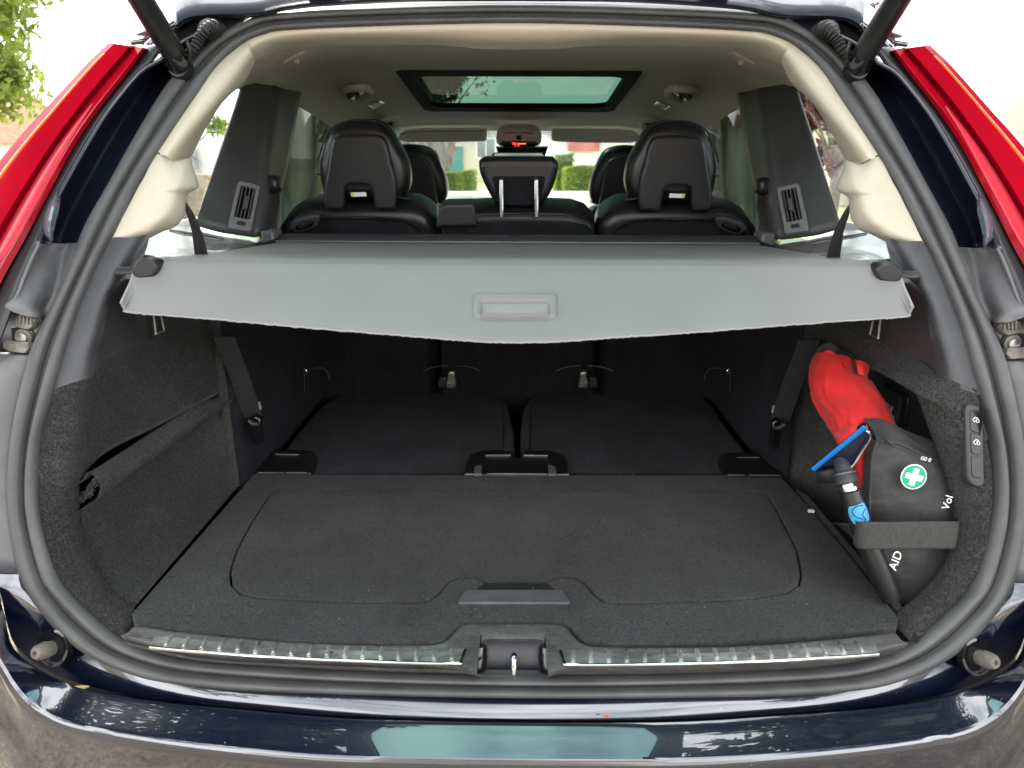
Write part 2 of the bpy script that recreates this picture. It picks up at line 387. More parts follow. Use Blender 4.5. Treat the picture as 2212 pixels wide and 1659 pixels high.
# ---- grey plastic cover below the painted channel, with a pocket for the tailgate wedge
def gp(v, us, offs): return [O(u, v, o_) for u, o_ in zip(us, offs)]
rows = [gp(526, (178, 150, 128, 104, 84), (.012, .012, -.004, -.020, -.052)), gp(553, (160, 138, 112, 84, 70), (.012, .012, -.006, -.030, -.054)), gp(606, (142, 122, 92, 60, 48), (.012, .010, -.020, -.044, -.056)),
        gp(640, (128, 108, 76, 45, 34), (.012, .004, -.030, -.048, -.056)), gp(664, (116, 92, 68, 40, 12), (.012, 0, -.034, -.048, -.056)), gp(686, (103, 92, 84, 70, 62), (.012, 0, -.02, -.03, -.035))]
o = gridobj('pillar_cover', rows, greyp, car, nu=4, nv=4, solid=.004, off=0); mir(o)
rows = [gp(655, (118, 98, 50, -20, -80), (.05, .05, .05, .04, .03)), gp(700, (104, 84, 40, -30, -90), (.05, .055, .055, .045, .03)), gp(778, (66, 40, 10, -50, -110), (.05, .055, .055, .045, .03))]
o = gridobj('bracket_pocket', rows, blackp, car, solid=.004, off=0); mir(o)
rows = []
for v, u in [(770, 66), (850, 45), (930, 30), (1010, 23), (1086, 23), (1145, 30), (1238, 48)]:
    rows.append(gp(v, (u+10, u-8, u-60, u-150, u-260), (.012, -.002, -.018, -.02, .04)))
rows.insert(0, gp(768, (68, 55, 8, -90, -200), (.05, .04, .02, .0, .04)))
o = gridobj('lower_pillar_cover', rows, greyp, car, nu=3, nv=3, solid=.004, off=0); mir(o)
# bracket: two weathered castings and a bolt
def bracket():
    c = O(52, 730, -.0)
    pln = (c.y-.005, c.z, .25)
    b1 = pplate('wedge_bracket', [(33, 684), (56, 676), (72, 679), (76, 690), (68, 706), (58, 712), (30, 706)], (c.y-.014, c.z, .25), .018, .002, dirtmetal, car, res=1)
    for u in (42, 50, 58, 66): pplate('rib', [(u-2, 680), (u+2, 681), (u+1, 700), (u-3, 699)], (c.y-.019, c.z, .25), .006, .001, dirtmetal, b1, res=1)
    pplate('lower_jaw', [(5, 740), (12, 736), (60, 739), (62, 752), (52, 763), (20, 760), (6, 752)], (c.y-.016, c.z, .25), .02, .002, dirtmetal, b1, res=1)
    pplate('mounting_web', [(22, 706), (60, 706), (68, 720), (66, 742), (24, 742)], (c.y+.004, c.z, .25), .01, .002, darkp, b1, res=1)
    cc = P(51, 728, pl=(c.y-.004, c.z, .25))
    tube('bolt', [cc+V((0, .012, 0)), cc+V((0, -.008, .0)), cc+V((0, -.009, 0))], [.0085, .0085, .0045], steel, b1, seg=12)
    tube('bolt_washer', [cc+V((0, .004, 0)), cc+V((0, -.002, .0))], .0125, dirtmetal, b1, seg=16)
    return b1
mir(bracket())

# ---- aperture flange between seal and bumper, buffers
A = [(-170, 1215), (-60, 1225), (-30, 1245), (0, 1279), (13, 1339), (33, 1393), (83, 1435), (150, 1469), (213, 1486), (333, 1506), (500, 1523), (737, 1543), (930, 1549), (1113, 1552)]
B = [(-330, 1230), (-150, 1260), (-80, 1310), (-45, 1358), (-15, 1400), (7, 1433), (36, 1480), (75, 1520), (140, 1556), (250, 1580), (430, 1606), (680, 1630), (900, 1637), (1113, 1640)]
SO = [(36, 1185), (40, 1205), (45, 1228), (70, 1288), (95, 1325), (133, 1366), (165, 1394), (200, 1416), (283, 1453), (367, 1473), (533, 1489), (737, 1497), (930, 1502), (1113, 1505)]
yl = lambda y0, c=.22: (lambda x, z: y0+c*x*x)
AP = [P(u, v, f=yl(.846)) for u, v in A]; BP = [P(u, v, f=yl(.797)) for u, v in B]; SP = [O(u, v, .004) for u, v in SO]
AQ = [P(u, v, f=yl(.868)) for u, v in A]; AQ[-1].x = 0
AP[-1].x = BP[-1].x = SP[-1].x = 0
def full_row(l): return l+[mirx(p) for p in l[-2::-1]]
rows = []
for s_, a_ in zip(SP, AQ):
    rows.append([s_+V((0, .02, 0)), s_+V((0, .001, -.003)), s_.lerp(a_, .3)+V((0, 0, -.001)), s_.lerp(a_, .8), a_+V((0, 0, -.001)), a_+V((0, .002, -.004)), a_+V((0, .004, -.03))])
full_rows = rows+[[mirx(p) for p in r_] for r_ in rows[-2::-1]]
gridobj('aperture_flange', full_rows, bumperm, car, nu=3, sharp=25)
rows = []
for a_, b_ in zip(AP, BP):
    rows.append([a_+V((0, -.001, -.03)), a_+V((0, -.003, -.006)), a_+V((0, -.006, -.0015)), a_.lerp(b_, .2)+V((0, 0, .0)), a_.lerp(b_, .5)+V((0, 0, .0015)), a_.lerp(b_, .94)+V((0, 0, .001)), b_+V((0, .0, .001)), b_+V((0, -.004, -.005)), b_+V((0, -.006, -.02)), b_+V((0, .004, -.07)), b_+V((0, .0, -.14)), b_+V((0, .0, -.26)), b_+V((0, .03, -.38)), b_+V((0, .10, -.42))])
full_rows = rows+[[mirx(p) for p in r_] for r_ in rows[-2::-1]]
bumper = gridobj('bumper', full_rows, bumperm, car, nu=3, sharp=32)
refl = box('bumper_reflector', (-.60, BP[9].y+.045, .50), (.20, .02, .04), redlens, bumper, rot=Matrix.Rotation(R(-12), 3, 'Z')); mirror(refl, bumper)
def buffer_stop():
    c = P(118, 1398, f=yl(.86)); d = V((-.22, -.86, .32)).normalized()
    b = tube('rubber_buffer', [c+d*-.02, c+d*.010, c+d*.016, c+d*.030, c+d*.034, c+d*.0345], [.0105, .0105, .0125, .0105, .0080, .004], grommet, car, seg=20)
    tube('buffer_seat', [c+d*-.006, c+d*.004, c+d*.006, c+d*.003], [.028, .027, .022, .019], glossb, b, seg=24)
    tube('buffer_hole', [c+d*.030, c+d*.0348], .0032, rubberd, b, seg=10)
    return b
mir(buffer_stop())

# ---- aperture top: painted flange above the seal, roof end
rows = []
for (u, v), (u2, v2) in zip([(1120, 12), (930, 14), (737, 22), (620, 30), (555, 42), (480, 88), (430, 125)], [(1120, -30), (930, -30), (700, -25), (560, -2), (430, 34), (380, 60), (350, 100)]):
    a = O(u, v, .0); b = O(u2, v2, .02); rows.append([a+V((0, .02, -.004)), a+V((0, .006, .004)), a.lerp(b, .5)+V((0, .012, .004)), b])
rows[0] = [V((0, p.y, p.z)) for p in rows[0]]
full_rows = rows+[[mirx(p) for p in r_] for r_ in rows[1:]][::-1] if False else [[mirx(p) for p in r_] for r_ in rows[:0:-1]]+rows
gridobj('roof_flange', full_rows, MT('dusty_bay_paint', (.045, .045, .058), .38, coat=.6, var=(12, .25)), car, nu=3, nv=2, solid=.004, off=0)  # dusty paint, its base colour greyed to carry the sky's reflection
# raised bright lip over the hinge bay
pa = [(1120, -4), (880, -2), (650, 12), (553, 31), (450, 33), (405, 40), (372, 62), (330, 84), (285, 92)]
pts = [O(u, v, -.02 if u > 420 else -.01) for u, v in pa]; pts[0].x = 0
tube('roof_drip_edge', pts+[], .0045, navy, car, seg=8, n=4)
bpy.data.objects['roof_drip_edge'].name = 'roof_drip_edge'
mirror(bpy.data.objects['roof_drip_edge'])
# outer roof side behind the lamp: silhouette against the sky
rows = [[O(318, 103, -.04), O(296, 92, .02), O(277, 90, .10), P(262, 100, y=1.9)], [O(352, 70, -.03), O(330, 62, .02), O(310, 64, .12), P(300, 78, y=2.1)],
        [O(400, 42, -.02), O(372, 20, .02), O(350, 22, .14), P(345, 50, y=2.4)], [O(450, 34, -.02), O(420, 0, .02), O(400, -5, .14), P(395, 20, y=2.6)], [O(520, 28, -.02), O(500, -25, .02), O(480, -35, .14), P(470, 0, y=2.8)]]
o = gridobj('roof_corner', rows, navy, car, nu=4, nv=3, solid=.003, off=0); mir(o)

# ---- tailgate, raised
HY, HZ = 1.36, 1.695; TY, TZ = .26, 2.13
dirv = V((0, TY-HY, TZ-HZ)); TL = dirv.length; dirv.normalize(); nrmv = V((0, dirv.z, -dirv.y)).normalized(); nrmv = nrmv if nrmv.z < 0 else -nrmv
M4 = basis(V((0, HY, HZ)), (1, 0, 0), nrmv)          # local z faces down at the bumper
sgn = 1 if (M4.to_3x3() @ V((0, 1, 0))).dot(dirv) > 0 else -1
def tg(l): return [(x_, sgn*y_) for x_, y_ in l]
outer = tg([(-.46, .0), (-.50, .08), (-.60, .30), (-.67, .60), (-.66, .85), (-.60, TL), (-.3, TL+.03), (.3, TL+.03), (.60, TL), (.66, .85), (.67, .60), (.60, .30), (.50, .08), (.46, .0)])
hole = tg([(-.46, .11), (-.53, .25), (-.575, .55), (-.57, .68), (.57, .68), (.575, .55), (.53, .25), (.46, .11)])
gate = plate('tailgate', [outer, hole], M4, .055, .012, gutter, car, res=1)
plate('rear_window_glass', [tg([(-.48, .09), (-.55, .25), (-.60, .55), (-.59, .70), (.59, .70), (.60, .55), (.55, .25), (.48, .09)])], M4 @ Matrix.Translation((0, 0, -.046)), .004, 0, gateg, gate)
plate('gate_inner_trim', [tg([(-.58, .74), (-.54, TL-.08), (.54, TL-.08), (.58, .74)])], M4 @ Matrix.Translation((0, 0, .012)), .012, .004, darkp, gate)
hr = []
for (u, v) in [(1120, -3), (880, -1), (650, 13), (553, 32), (450, 35), (405, 42), (378, 58)]:
    hr.append([O(u, v-.5, -.024), O(u, v-4, -.034), O(u-4, v-26, -.032), O(u-10, v-75, -.02)])
hr[0] = [V((0, p.y, p.z)) for p in hr[0]]
gridobj('gate_hinge_panel', [[mirx(p) for p in r_] for r_ in hr[:0:-1]]+hr, gutter, gate, nu=3, nv=2, solid=.004, off=0)
plate('gate_top_trim', [tg([(-.40, .015), (-.42, .10), (.42, .10), (.40, .015)])], M4 @ Matrix.Translation((0, 0, .012)), .012, .004, blackp, gate)
# rear edge trim visible at the very top of the frame: clips and hinge arms
for sx in (-.33, .33):
    box('hinge_arm', (sx, HY+.02, HZ-.01), (.05, .10, .025), gutter, gate, bev=.004)
for sx in (-.18, -.06, .06, .18): box('trim_clip', (sx, HY-.01, HZ-.018), (.012, .02, .02), blackp, gate, bev=.002)
# struts
def strut():
    a = O(382, 128, -.045); b = V((-.575, .74, 2.00))
    d = (b-a).normalized()
    s = tube('gas_strut', [a+d*.015, a+d*.02, a+d*.30, a+d*.305, b], [.0165, .0185, .0185, .015, .015], blackp, car, seg=16)
    tube('strut_socket', [a+V((-.004, .03, -.012)), a+V((-.002, .012, -.008)), a, a+d*.03], [.016, .020, .021, .017], glossb, s, seg=14)
    tube('strut_ball_collar', [a+V((.0, .016, -.014)), a+V((0, .002, -.010))], [.020, .017], blackp, s, seg=18)
    tube('strut_clip', [a+V((.022, -.004, -.002)), a+V((.028, -.012, .012)), a+V((.024, -.014, .026))], .0035, blackp, s, seg=8, n=3)
    return s
mir(strut())
# cable boots
def boot():
    path = [O(456, 70, -.012), O(462, 58, -.035), O(446, 66, -.045), O(431, 84, -.042), O(420, 104, -.038), O(406, 118, -.03)]
    pts = spline(path, 9); rs = [(.0125 if k % 3 else .0085)*(1-.35*k/len(pts)) for k in range(len(pts))]
    b = tube('cable_boot', pts, rs, rubberd, car, seg=14)
    tube('boot_flange', [path[0]+V((0, .012, 0)), path[0]+V((0, -.004, 0)), path[0]+V((0, -.014, 0))], [.024, .022, .014], rubberd, b, seg=18)
    return b
mir(boot())

# ---- beige header and D-pillar trims
hu = [(1120, 46), (930, 49), (737, 55), (640, 60), (583, 67), (530, 90)]
hl = [(1120, 107), (1040, 105), (960, 97), (800, 97), (640, 103), (549, 138)]
hm1 = [(1120, 66), (980, 66), (800, 70), (640, 76), (575, 88), (534, 110)]
hm2 = [(1120, 92), (1010, 90), (880, 86), (740, 88), (610, 97), (543, 128)]
top_r = [O(*p, .002) for p in hu]; m1 = [O(u, v, .012) for u, v in hm1]; m2 = [O(u, v, .05) for u, v in hm2]; low = [O(u, v, .115) for u, v in hl]
bk = [p+V((0, .05, .03)) for p in low]
R5 = [list(t) for t in zip(top_r, m1, m2, low, bk)]; R5[0] = [V((0, p.y, p.z)) for p in R5[0]]
gridobj('header_trim', [[mirx(p) for p in r_] for r_ in R5[:0:-1]]+R5, beige, car, nu=6, nv=4, sharp=60)
pa = [((531, 88), (549, 124), (547, 137)), ((467, 143), (512, 175), (527, 177)), ((425, 203), (465, 232), (486, 213)), ((370, 283), (422, 285), (452, 265)), ((340, 328), (378, 346), (414, 337))]
rows = []
for a, c, b in pa:
    p0 = O(*a, .002); p2 = O(*c, .035); p3 = O(*b, .12); pm = O(a[0]*.5+c[0]*.5, a[1]*.5+c[1]*.5, .004)
    rows.append([p0, pm, p2, p3, p3+V((-.05, .04, 0))])
o = gridobj('upper_pillar_trim', rows, beige, car, nu=5, nv=5, sharp=70); mir(o)
pr = [((339, 331), (380, 350), (413, 339)), ((325, 355), (375, 372), (417, 362)), ((310, 385), (372, 398), (428, 391)), ((300, 402), (366, 408), (426, 407)), ((292, 417), (352, 420), (404, 421)), ((282, 437), (345, 445), (401, 450)), ((268, 463), (330, 470), (392, 475)), ((258, 483), (318, 488), (377, 491)), ((250, 500), (300, 503), (345, 503)), ((242, 516), (270, 522), (300, 527))]
rows = []
for k, (a, c, b) in enumerate(pr):
    bul = [.03, .016, .004, .003, .006, .004, .004, .008, .012, .02][k]
    kb = [pr[min(max(k+j, 0), 9)][2] for j in (-2, -1, 0, 1, 2)]; bs = (sum(q[0] for q in kb)/5, b[1])
    p0 = O(*a, .003); p2 = O(*c, bul); p3 = O(*b, .075 if k < 9 else .04); p25 = O(c[0]*.45+bs[0]*.55 if 0 < k < 8 else c[0]*.4+b[0]*.6, c[1]*.4+b[1]*.6, bul+.016)
    rows.append([p0, O(a[0]*.5+c[0]*.5, a[1]*.5+c[1]*.5, bul*.5), p2, p25, p3, p3+V((-.05, .05, 0))])
o = gridobj('lower_pillar_trim', rows, beige, car, nu=4, nv=4, sharp=70); mir(o)

# ---- grained black trim below the beige
def bk_(p, y, z, s=-1):
    t = min((y-p.y)/(1.45-p.y), 1.2); return V((p.x+(s*.585-p.x)*t, y, z))
rows = []
for (i_, c_, dz) in [((241, 512), (322, 514), None), ((217, 553), (292, 558), None), ((180, 640), (246, 640), None), ((150, 722), (226, 705), None), ((125, 805), (207, 765), None), ((113, 842), (200, 812), None)]:
    p0 = O(*i_, .003); p1 = O(*c_, .03); zz = p1.z
    pm = O(i_[0]*.4+c_[0]*.6, i_[1]*.4+c_[1]*.6, .008)
    zz = min(zz, 1.222); rows.append([p0, pm, p1]+[bk_(p1, y, zz) for k, y in enumerate((1.14, 1.28, 1.46))])
rows[-1] = rows[-1][:3]+[bk_(rows[-1][2], y, 1.103) for y in (1.14, 1.28, 1.46)]
o = gridobj('quarter_trim', rows, grainp, car, nu=4, nv=4, sharp=60); mir(o)
# luggage hooks under the cover
def hook():
    h = tube('bag_hook', [P(u, v, x=-.60) for u, v in [(322, 680), (326, 728), (329, 733)]], .0016, blackp, car, seg=6)
    tube('hook_loop', [P(u, v, x=-.598) for u, v in [(332, 682), (336, 722), (354, 714), (348, 684)]], .0016, steel, h, seg=6)
    return h
mir(hook())

# ---- carpeted side trims
iv = [(113, 842, 200, 812), (103, 885, 191, 860), (88, 945, 180, 935), (80, 1030, 168, 1020), (80, 1052, 163, 1052)]
zs = [1.103, 1.065, 1.02, .972, .957]
rows = []
for (a, b, c, d), z in zip(iv, zs):
    p1 = O(c, d, .03); rows.append([O(a, b, .003), O(a*.35+c*.65, b*.35+d*.65, .010), p1]+[bk_(p1, y, z) for y in (1.12, 1.26, 1.40, 1.455)])
ret = [p.copy() for p in rows[-1][2:]]
gridobj('slot_return', [ret, [p+V((-.005, .002, -.006)) for p in ret], [p+V((-.012, .003, -.012)) for p in ret], [p+V((-.055, .01, -.013)) for p in ret]], carpet, car, nu=3, nv=4)
o = gridobj('side_trim_carpet', rows, carpet, car, nu=3, nv=4, sharp=60)
tube('trim_edge_roll', [V((-.576, 1.452, .75)), V((-.580, 1.452, .90)), V((-.583, 1.455, 1.10))], .009, carpet, car, seg=12, n=3)
# ring at the mouth, left
ringL = [((80, 1048), (162, 1050)), ((81, 1075), (163, 1075)), ((86, 1120), (166, 1120)), ((100, 1185), (181, 1180)), ((125, 1245), (206, 1240)), ((165, 1298), (241, 1290)), ((240, 1362), (284, 1326)), ((262, 1378), (292, 1352))]
def ring(prs):
    rows = []
    for a, b in prs:
        p0 = O(*a, .003); p1 = O(*b, .03); pm = O(a[0]*.35+b[0]*.65, a[1]*.35+b[1]*.65, .012)
        s = -1 if p0.x < 0 else 1
        rows.append([p0, O(a[0]*.75+b[0]*.25, a[1]*.75+b[1]*.25, .002), pm, p1, p1+V((s*.012, .025, -.004)), p1+V((s*.06, .045, -.02))])
    return rows
gridobj('mouth_carpet', ring(ringL), carpet, car, nu=3, nv=4, sharp=70)
# side bin of the left: scooped carpet
rows = []
for y in (1.004, 1.02, 1.05, 1.10, 1.18, 1.26, 1.34, 1.40, 1.43, 1.46):
    pin = 1 if y < 1.38 else .55 if y < 1.42 else .25 if y < 1.45 else 0
    xw = -.626+(.041)*(y-1.0)/.45; r_ = .0185*(1-.35*(y-1.0)/.45)*(1 if y < 1.42 else .6); xe = -.571
    zo = .009*max(0, 1-(y-1.0)/.40)
    pin2 = 1 if y < 1.42 else .55 if y < 1.45 else .1
    g = lambda x: xe+(x-xe)*pin
    xw = xe+(xw-xe)*pin2
    rows.append([V((xe, y, .748)), V((g(-.61), y, .758)), V((g(-.655), y, .80)), V((g(-.665), y, .85)), V((g(-.655), y, .885)), V((xw-.018, y, .902-zo)), V((xw-.004, y, .930-r_-zo)), V((xw+.004, y, .930-zo)), V((xw-.004, y, .930+r_*.8-zo)), V((xw-.016, y, .936+r_*.9-zo)), V((xe+(xw-.026-xe)*pin2, y, .936+r_*.2-zo)), V((xe+(xw-.05-xe)*pin2, y, .936-r_*.5-zo))])
    for q_ in rows[-1]: q_.y = max(q_.y, .994+(q_.z-.748)*.36+(.002*(y-1.0)/.05 if y < 1.1 else 0))
gridobj('side_bin', rows, carpet, car, nu=3, nv=4, sharp=80)
# torn lining at the end of the slot
vs, fs = [], []
random.seed(3)
for k in range(110):
    tq = random.random(); c = P(170+tq*38+random.uniform(-4, 4), 1086-tq*44+random.uniform(-9, 9), y=1.060+random.random()*.012)
    r_ = .0035; a = [c+V((random.uniform(-r_, r_), random.uniform(-r_, r_), random.uniform(-r_, r_)*1.6)) for _ in range(4)]
    n_ = len(vs); vs += a; fs += [(n_, n_+1, n_+2), (n_, n_+2, n_+3), (n_+1, n_+2, n_+3)]
t = fmesh('torn_lining', vs, fs, nylon, car, False); t['kind'] = 'stuff'

# right side: carpet frame and deep bin
p1 = O(2035, 814, .03); T_ = [O(2110, 842, .003), O(2055, 822, .010), p1]+[bk_(p1, y, 1.103, 1) for y in (1.16, 1.26, 1.40)]+[V((.580, 1.52, 1.10))]
B_ = [O(2126, 922, .003), O(2032, 872, .012), O(1985, 848, .03), P(1905, 800, x=.607), P(1850, 780, x=.600), P(1808, 766, x=.590), V((.580, 1.52, 1.03))]
rows = [T_, [a.lerp(b, .5) for a, b in zip(T_, B_)], B_, [p+V((.003, .002, -.004)) for p in B_], [B_[0]+V((0, .01, 0)), B_[1]+V((.01, .02, 0)), B_[2]+V((.03, .03, 0))]+[p+V((.07, .01, -.006)) for p in B_[3:]]]
gridobj('side_trim_carpet', rows, carpet, car, nu=3, nv=4, sharp=60)
ringR = [((2126, 925), (1985, 850)), ((2133, 960), (2008, 913)), ((2141, 1000), (2037, 996)), ((2144, 1060), (2056, 1060)), ((2140, 1120), (2067, 1123)), ((2128, 1190), (2064, 1179)), ((2104, 1250), (2040, 1239)), ((2062, 1304), (1995, 1293)), ((1990, 1366), (1946, 1335)), ((1966, 1384), (1938, 1356))]
gridobj('mouth_carpet', ring(ringR), carpet, car, nu=3, nv=4, sharp=70)
rows = [[V((.571, 1.57, z)), V((.60, 1.53, z)), V((.65, 1.49, z)), V((.693, 1.44, z))] for z in (.60, .75, .9, 1.05, 1.12)]
gridobj('bin_end_wall', rows, carpet, car, nu=2, nv=4)
rows = [[V((.691, 1.46, z)), V((.69, 1.20, z)), V((.682, 1.10, z)), V((.672, 1.05, z))] for z in (.60, .85, 1.0, 1.055)]
gridobj('bin_back_wall', rows, darkp, car, nu=2, nv=2)
rows = [[V((x, y, .68)) for y in (.99, 1.2, 1.56)] for x in (.56, .62, .69)]
gridobj('bin_floor', rows, darkp, car)
rows = [[V((.577, .955, z)), V((.577, 1.2, z)), V((.577, 1.46, z))] for z in (.60, .748)]+[[V((.592, .965, z)), V((.592, 1.2, z)), V((.592, 1.44, z))] for z in (.746, .60)]
gridobj('bin_lip', rows, nylon, car, nv=2, sharp=30)
# side walls further forward, both sides
for s in (-1, 1):
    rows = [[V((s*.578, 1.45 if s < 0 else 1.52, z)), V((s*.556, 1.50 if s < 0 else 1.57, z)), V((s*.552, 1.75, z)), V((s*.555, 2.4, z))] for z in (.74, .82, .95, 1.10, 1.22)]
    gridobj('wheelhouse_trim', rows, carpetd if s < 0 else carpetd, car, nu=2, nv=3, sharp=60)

# ---- load floor
floor_t = .022
def floorpt(u, v, z=.752): p = P(u, v, z=z); return (p.x, p.y)
fo = [(285, 1324), (290, 1349), (420, 1366), (640, 1386), (900, 1392), (955, 1386), (975, 1370), (996, 1349), (1012, 1345), (1210, 1345), (1228, 1351), (1245, 1370), (1262, 1384), (1330, 1392), (1580, 1386), (1800, 1368), (1935, 1354), (1943, 1336), (1816, 1176), (1686, 1026), (1120, 1026), (548, 1024)]
seam = [(600, 1058), (1120, 1058), (1640, 1062), (1660, 1072), (1690, 1125), (1722, 1190), (1731, 1240), (1726, 1262), (1702, 1280), (1640, 1291), (1560, 1298), (1330, 1304), (1303, 1299), (1285, 1285), (1262, 1258), (1240, 1248), (1200, 1247), (1182, 1256), (1045, 1256), (1028, 1247), (990, 1247), (968, 1258), (945, 1285), (925, 1298), (890, 1302), (737, 1301), (560, 1292), (520, 1283), (500, 1262), (497, 1235), (510, 1190), (545, 1125), (582, 1070)]
M0 = Matrix.Translation((0, 0, .752))
def offset_loop(l, d):
    n_ = len(l); out = []
    for i in range(n_):
        a, b, c = V(l[i-1]), V(l[i]), V(l[(i+1) % n_]); t_ = ((b-a).normalized()+(c-b).normalized())
        if t_.length < 1e-6: out.append(l[i]); continue
        t_.normalize(); out.append((b.x+t_.y*d, b.y-t_.x*d))
    return out
fo2 = [floorpt(*p) for p in fo]; se = [floorpt(*p) for p in seam]
area = sum(se[i-1][0]*se[i][1]-se[i][0]*se[i-1][1] for i in range(len(se)))
sg = 1 if area > 0 else -1
seo = offset_loop(se, sg*.0018); sei = offset_loop(se, -sg*.0018)
hand = [floorpt(*p) for p in [(1012, 1272), (1208, 1272), (1232, 1302), (990, 1302)]]
fp = plate('load_floor', [fo2, seo], M0, floor_t, .0025, carpet, car, res=2)
plate('floor_lid', [sei], M0, floor_t, .0025, carpet, fp, res=2)
box('floor_backing', (0, 1.25, .722), (1.12, .56, .01), darkp, fp)
hnd = plate('lid_grip', [[floorpt(u, v, .755) for u, v in [(1008, 1274), (1212, 1274), (1219, 1279), (1232, 1299), (1230, 1302), (992, 1302), (990, 1299), (1002, 1279)]]], Matrix.Translation((0, 0, .7555)), .006, .0012, MT('scuffed_grip', (.085, .085, .088), .45, var=[(50, .2), (8, .2)], bump=(120, .3, .001), speck=(110, .74, (.16, .16, .16))), fp)
# finger recess behind the grip
plate('grip_recess', [[floorpt(u, v, .755) for u, v in [(1048, 1258), (1180, 1258), (1196, 1271), (1030, 1271)]]], Matrix.Translation((0, 0, .7538)), .003, .0006, MT('recess_black', (.003, .003, .003), .9), fp)
plate('rear_floor_strip', [[floorpt(u, v, .75) for u, v in [(548, 1027), (1120, 1028), (1687, 1030), (1675, 1010), (1120, 1006), (562, 1006)]]], Matrix.Translation((0, 0, .747)), .01, .003, carpetd, fp)

# ---- folded third row seats
foldm = MT('folded_seat_felt', (.026, .0268, .031), .97, spec=.05, sheen=.05, bump=(260, .8, .003), var=[(6, .3), (18, .25), (230, .4)])
def folded(sx):
    pl = (lambda u, v: floorpt(u, v, .750))
    if sx < 0: o_ = [(600, 1022), (598, 1000), (610, 975), (640, 935), (665, 905), (690, 878), (715, 860), (760, 850), (860, 845), (1000, 845), (1060, 848), (1085, 857), (1097, 875), (1110, 930), (1113, 1000), (1110, 1022)]
    else: o_ = [(1126, 1022), (1124, 930), (1130, 880), (1145, 858), (1170, 848), (1300, 843), (1460, 846), (1500, 850), (1525, 858), (1545, 880), (1560, 905), (1590, 945), (1625, 985), (1645, 1010), (1645, 1022)]
    s = plate('folded_seat', [[pl(*p) for p in o_]], Matrix.Translation((0, 0, .750)), .10, .012, foldm, car, res=3)
    # seam panel along the inner edge
    i_ = [(1100, 1020), (1088, 1000), (1088, 900), (1094, 880)] if sx < 0 else [(1137, 1020), (1142, 1000), (1146, 905), (1142, 880)]
    tube('seat_seam', [P(u, v, z=.7505) for u, v in i_], .0014, rubberd, s, seg=6, n=3)
    return s
folded(-1); folded(1)
def hinge_cover(pts, bars, axis):
    h = plate('hinge_cover', [[floorpt(u, v, .758) for u, v in pts]], Matrix.Translation((0, 0, .758)), .02, .004, blackp, car, res=2)
    for b_ in bars: tube('hinge_edge', [P(u, v, z=.7595) for u, v in b_], .0013, steel, h, seg=6)
    return h
hinge_cover([(552, 1020), (570, 985), (590, 972), (660, 971), (678, 975), (686, 990), (682, 1008), (672, 1021)], [[(594, 981), (645, 982)], [(558, 1021), (612, 1021)], [(618, 1021), (662, 1021)]], 0)
hinge_cover([(1003, 1024), (1007, 1000), (1014, 983), (1035, 973), (1085, 971), (1108, 975), (1112, 985), (1120, 988), (1126, 985), (1130, 975), (1150, 971), (1200, 974), (1222, 986), (1227, 1002), (1229, 1024)], [[(1049, 983), (1103, 983)], [(1131, 983), (1183, 984)], [(1004, 1024), (1028, 1024)], [(1052, 1023), (1181, 1024)], [(1204, 1025), (1229, 1025)]], 0)
hinge_cover([(1564, 1026), (1553, 1004), (1551, 988), (1562, 977), (1640, 976), (1668, 984), (1690, 1026)], [[(1589, 988), (1640, 988)], [(1572, 1026), (1608, 1026)], [(1618, 1026), (1684, 1027)]], 0)
for u in (1031, 1194):
    k = 1 if u < 1100 else -1
    plate('hinge_tab', [[floorpt(a, b, .762) for a, b in [(u-8*k, 1023), (u-7*k, 1008), (u+10*k, 1002), (u+9*k, 1023)]]], Matrix.Translation((0, 0, .762)), .006, .001, greyp, car)

# ---- sill
tr = [(245, 1366), (262, 1378), (292, 1352)]
ft = [(292, 1351), (420, 1368), (640, 1388), (900, 1394), (957, 1388), (977, 1372), (998, 1350), (1030, 1346), (1113, 1346)]
mt_ = [(275, 1368), (420, 1384), (640, 1402), (880, 1409), (957, 1402), (985, 1388), (1008, 1372), (1038, 1368), (1113, 1366)]
fb = [(262, 1376), (420, 1412), (620, 1424), (860, 1432), (950, 1434), (1000, 1440), (1020, 1448), (1030, 1452), (1113, 1454)]
bb_ = [(300, 1399), (430, 1426), (620, 1442), (860, 1452), (950, 1454), (1000, 1456), (1020, 1458), (1030, 1459), (1113, 1460)]
rows = [[P(*a, z=.755), P(*b, z=.752), P(*c, z=.748), O(d[0], d[1], .004)] for a, b, c, d in zip(ft, mt_, fb, bb_)]
for r_ in rows: r_.insert(0, r_[0]+V((0, .006, -.012)))
# latch mouth: leave the centre open by splitting at the recess
left = rows[:-1]
scuffp = MT('scuffed_sill', (.060, .058, .055), .48, var=[(25, .3), (110, .25)], bump=(300, .4, .001), bump2=(40, .2, .002), speck=[(75, .66, (.12, .115, .10)), (210, .72, (.17, .165, .15))], stretch=(1, 2.4, 1))
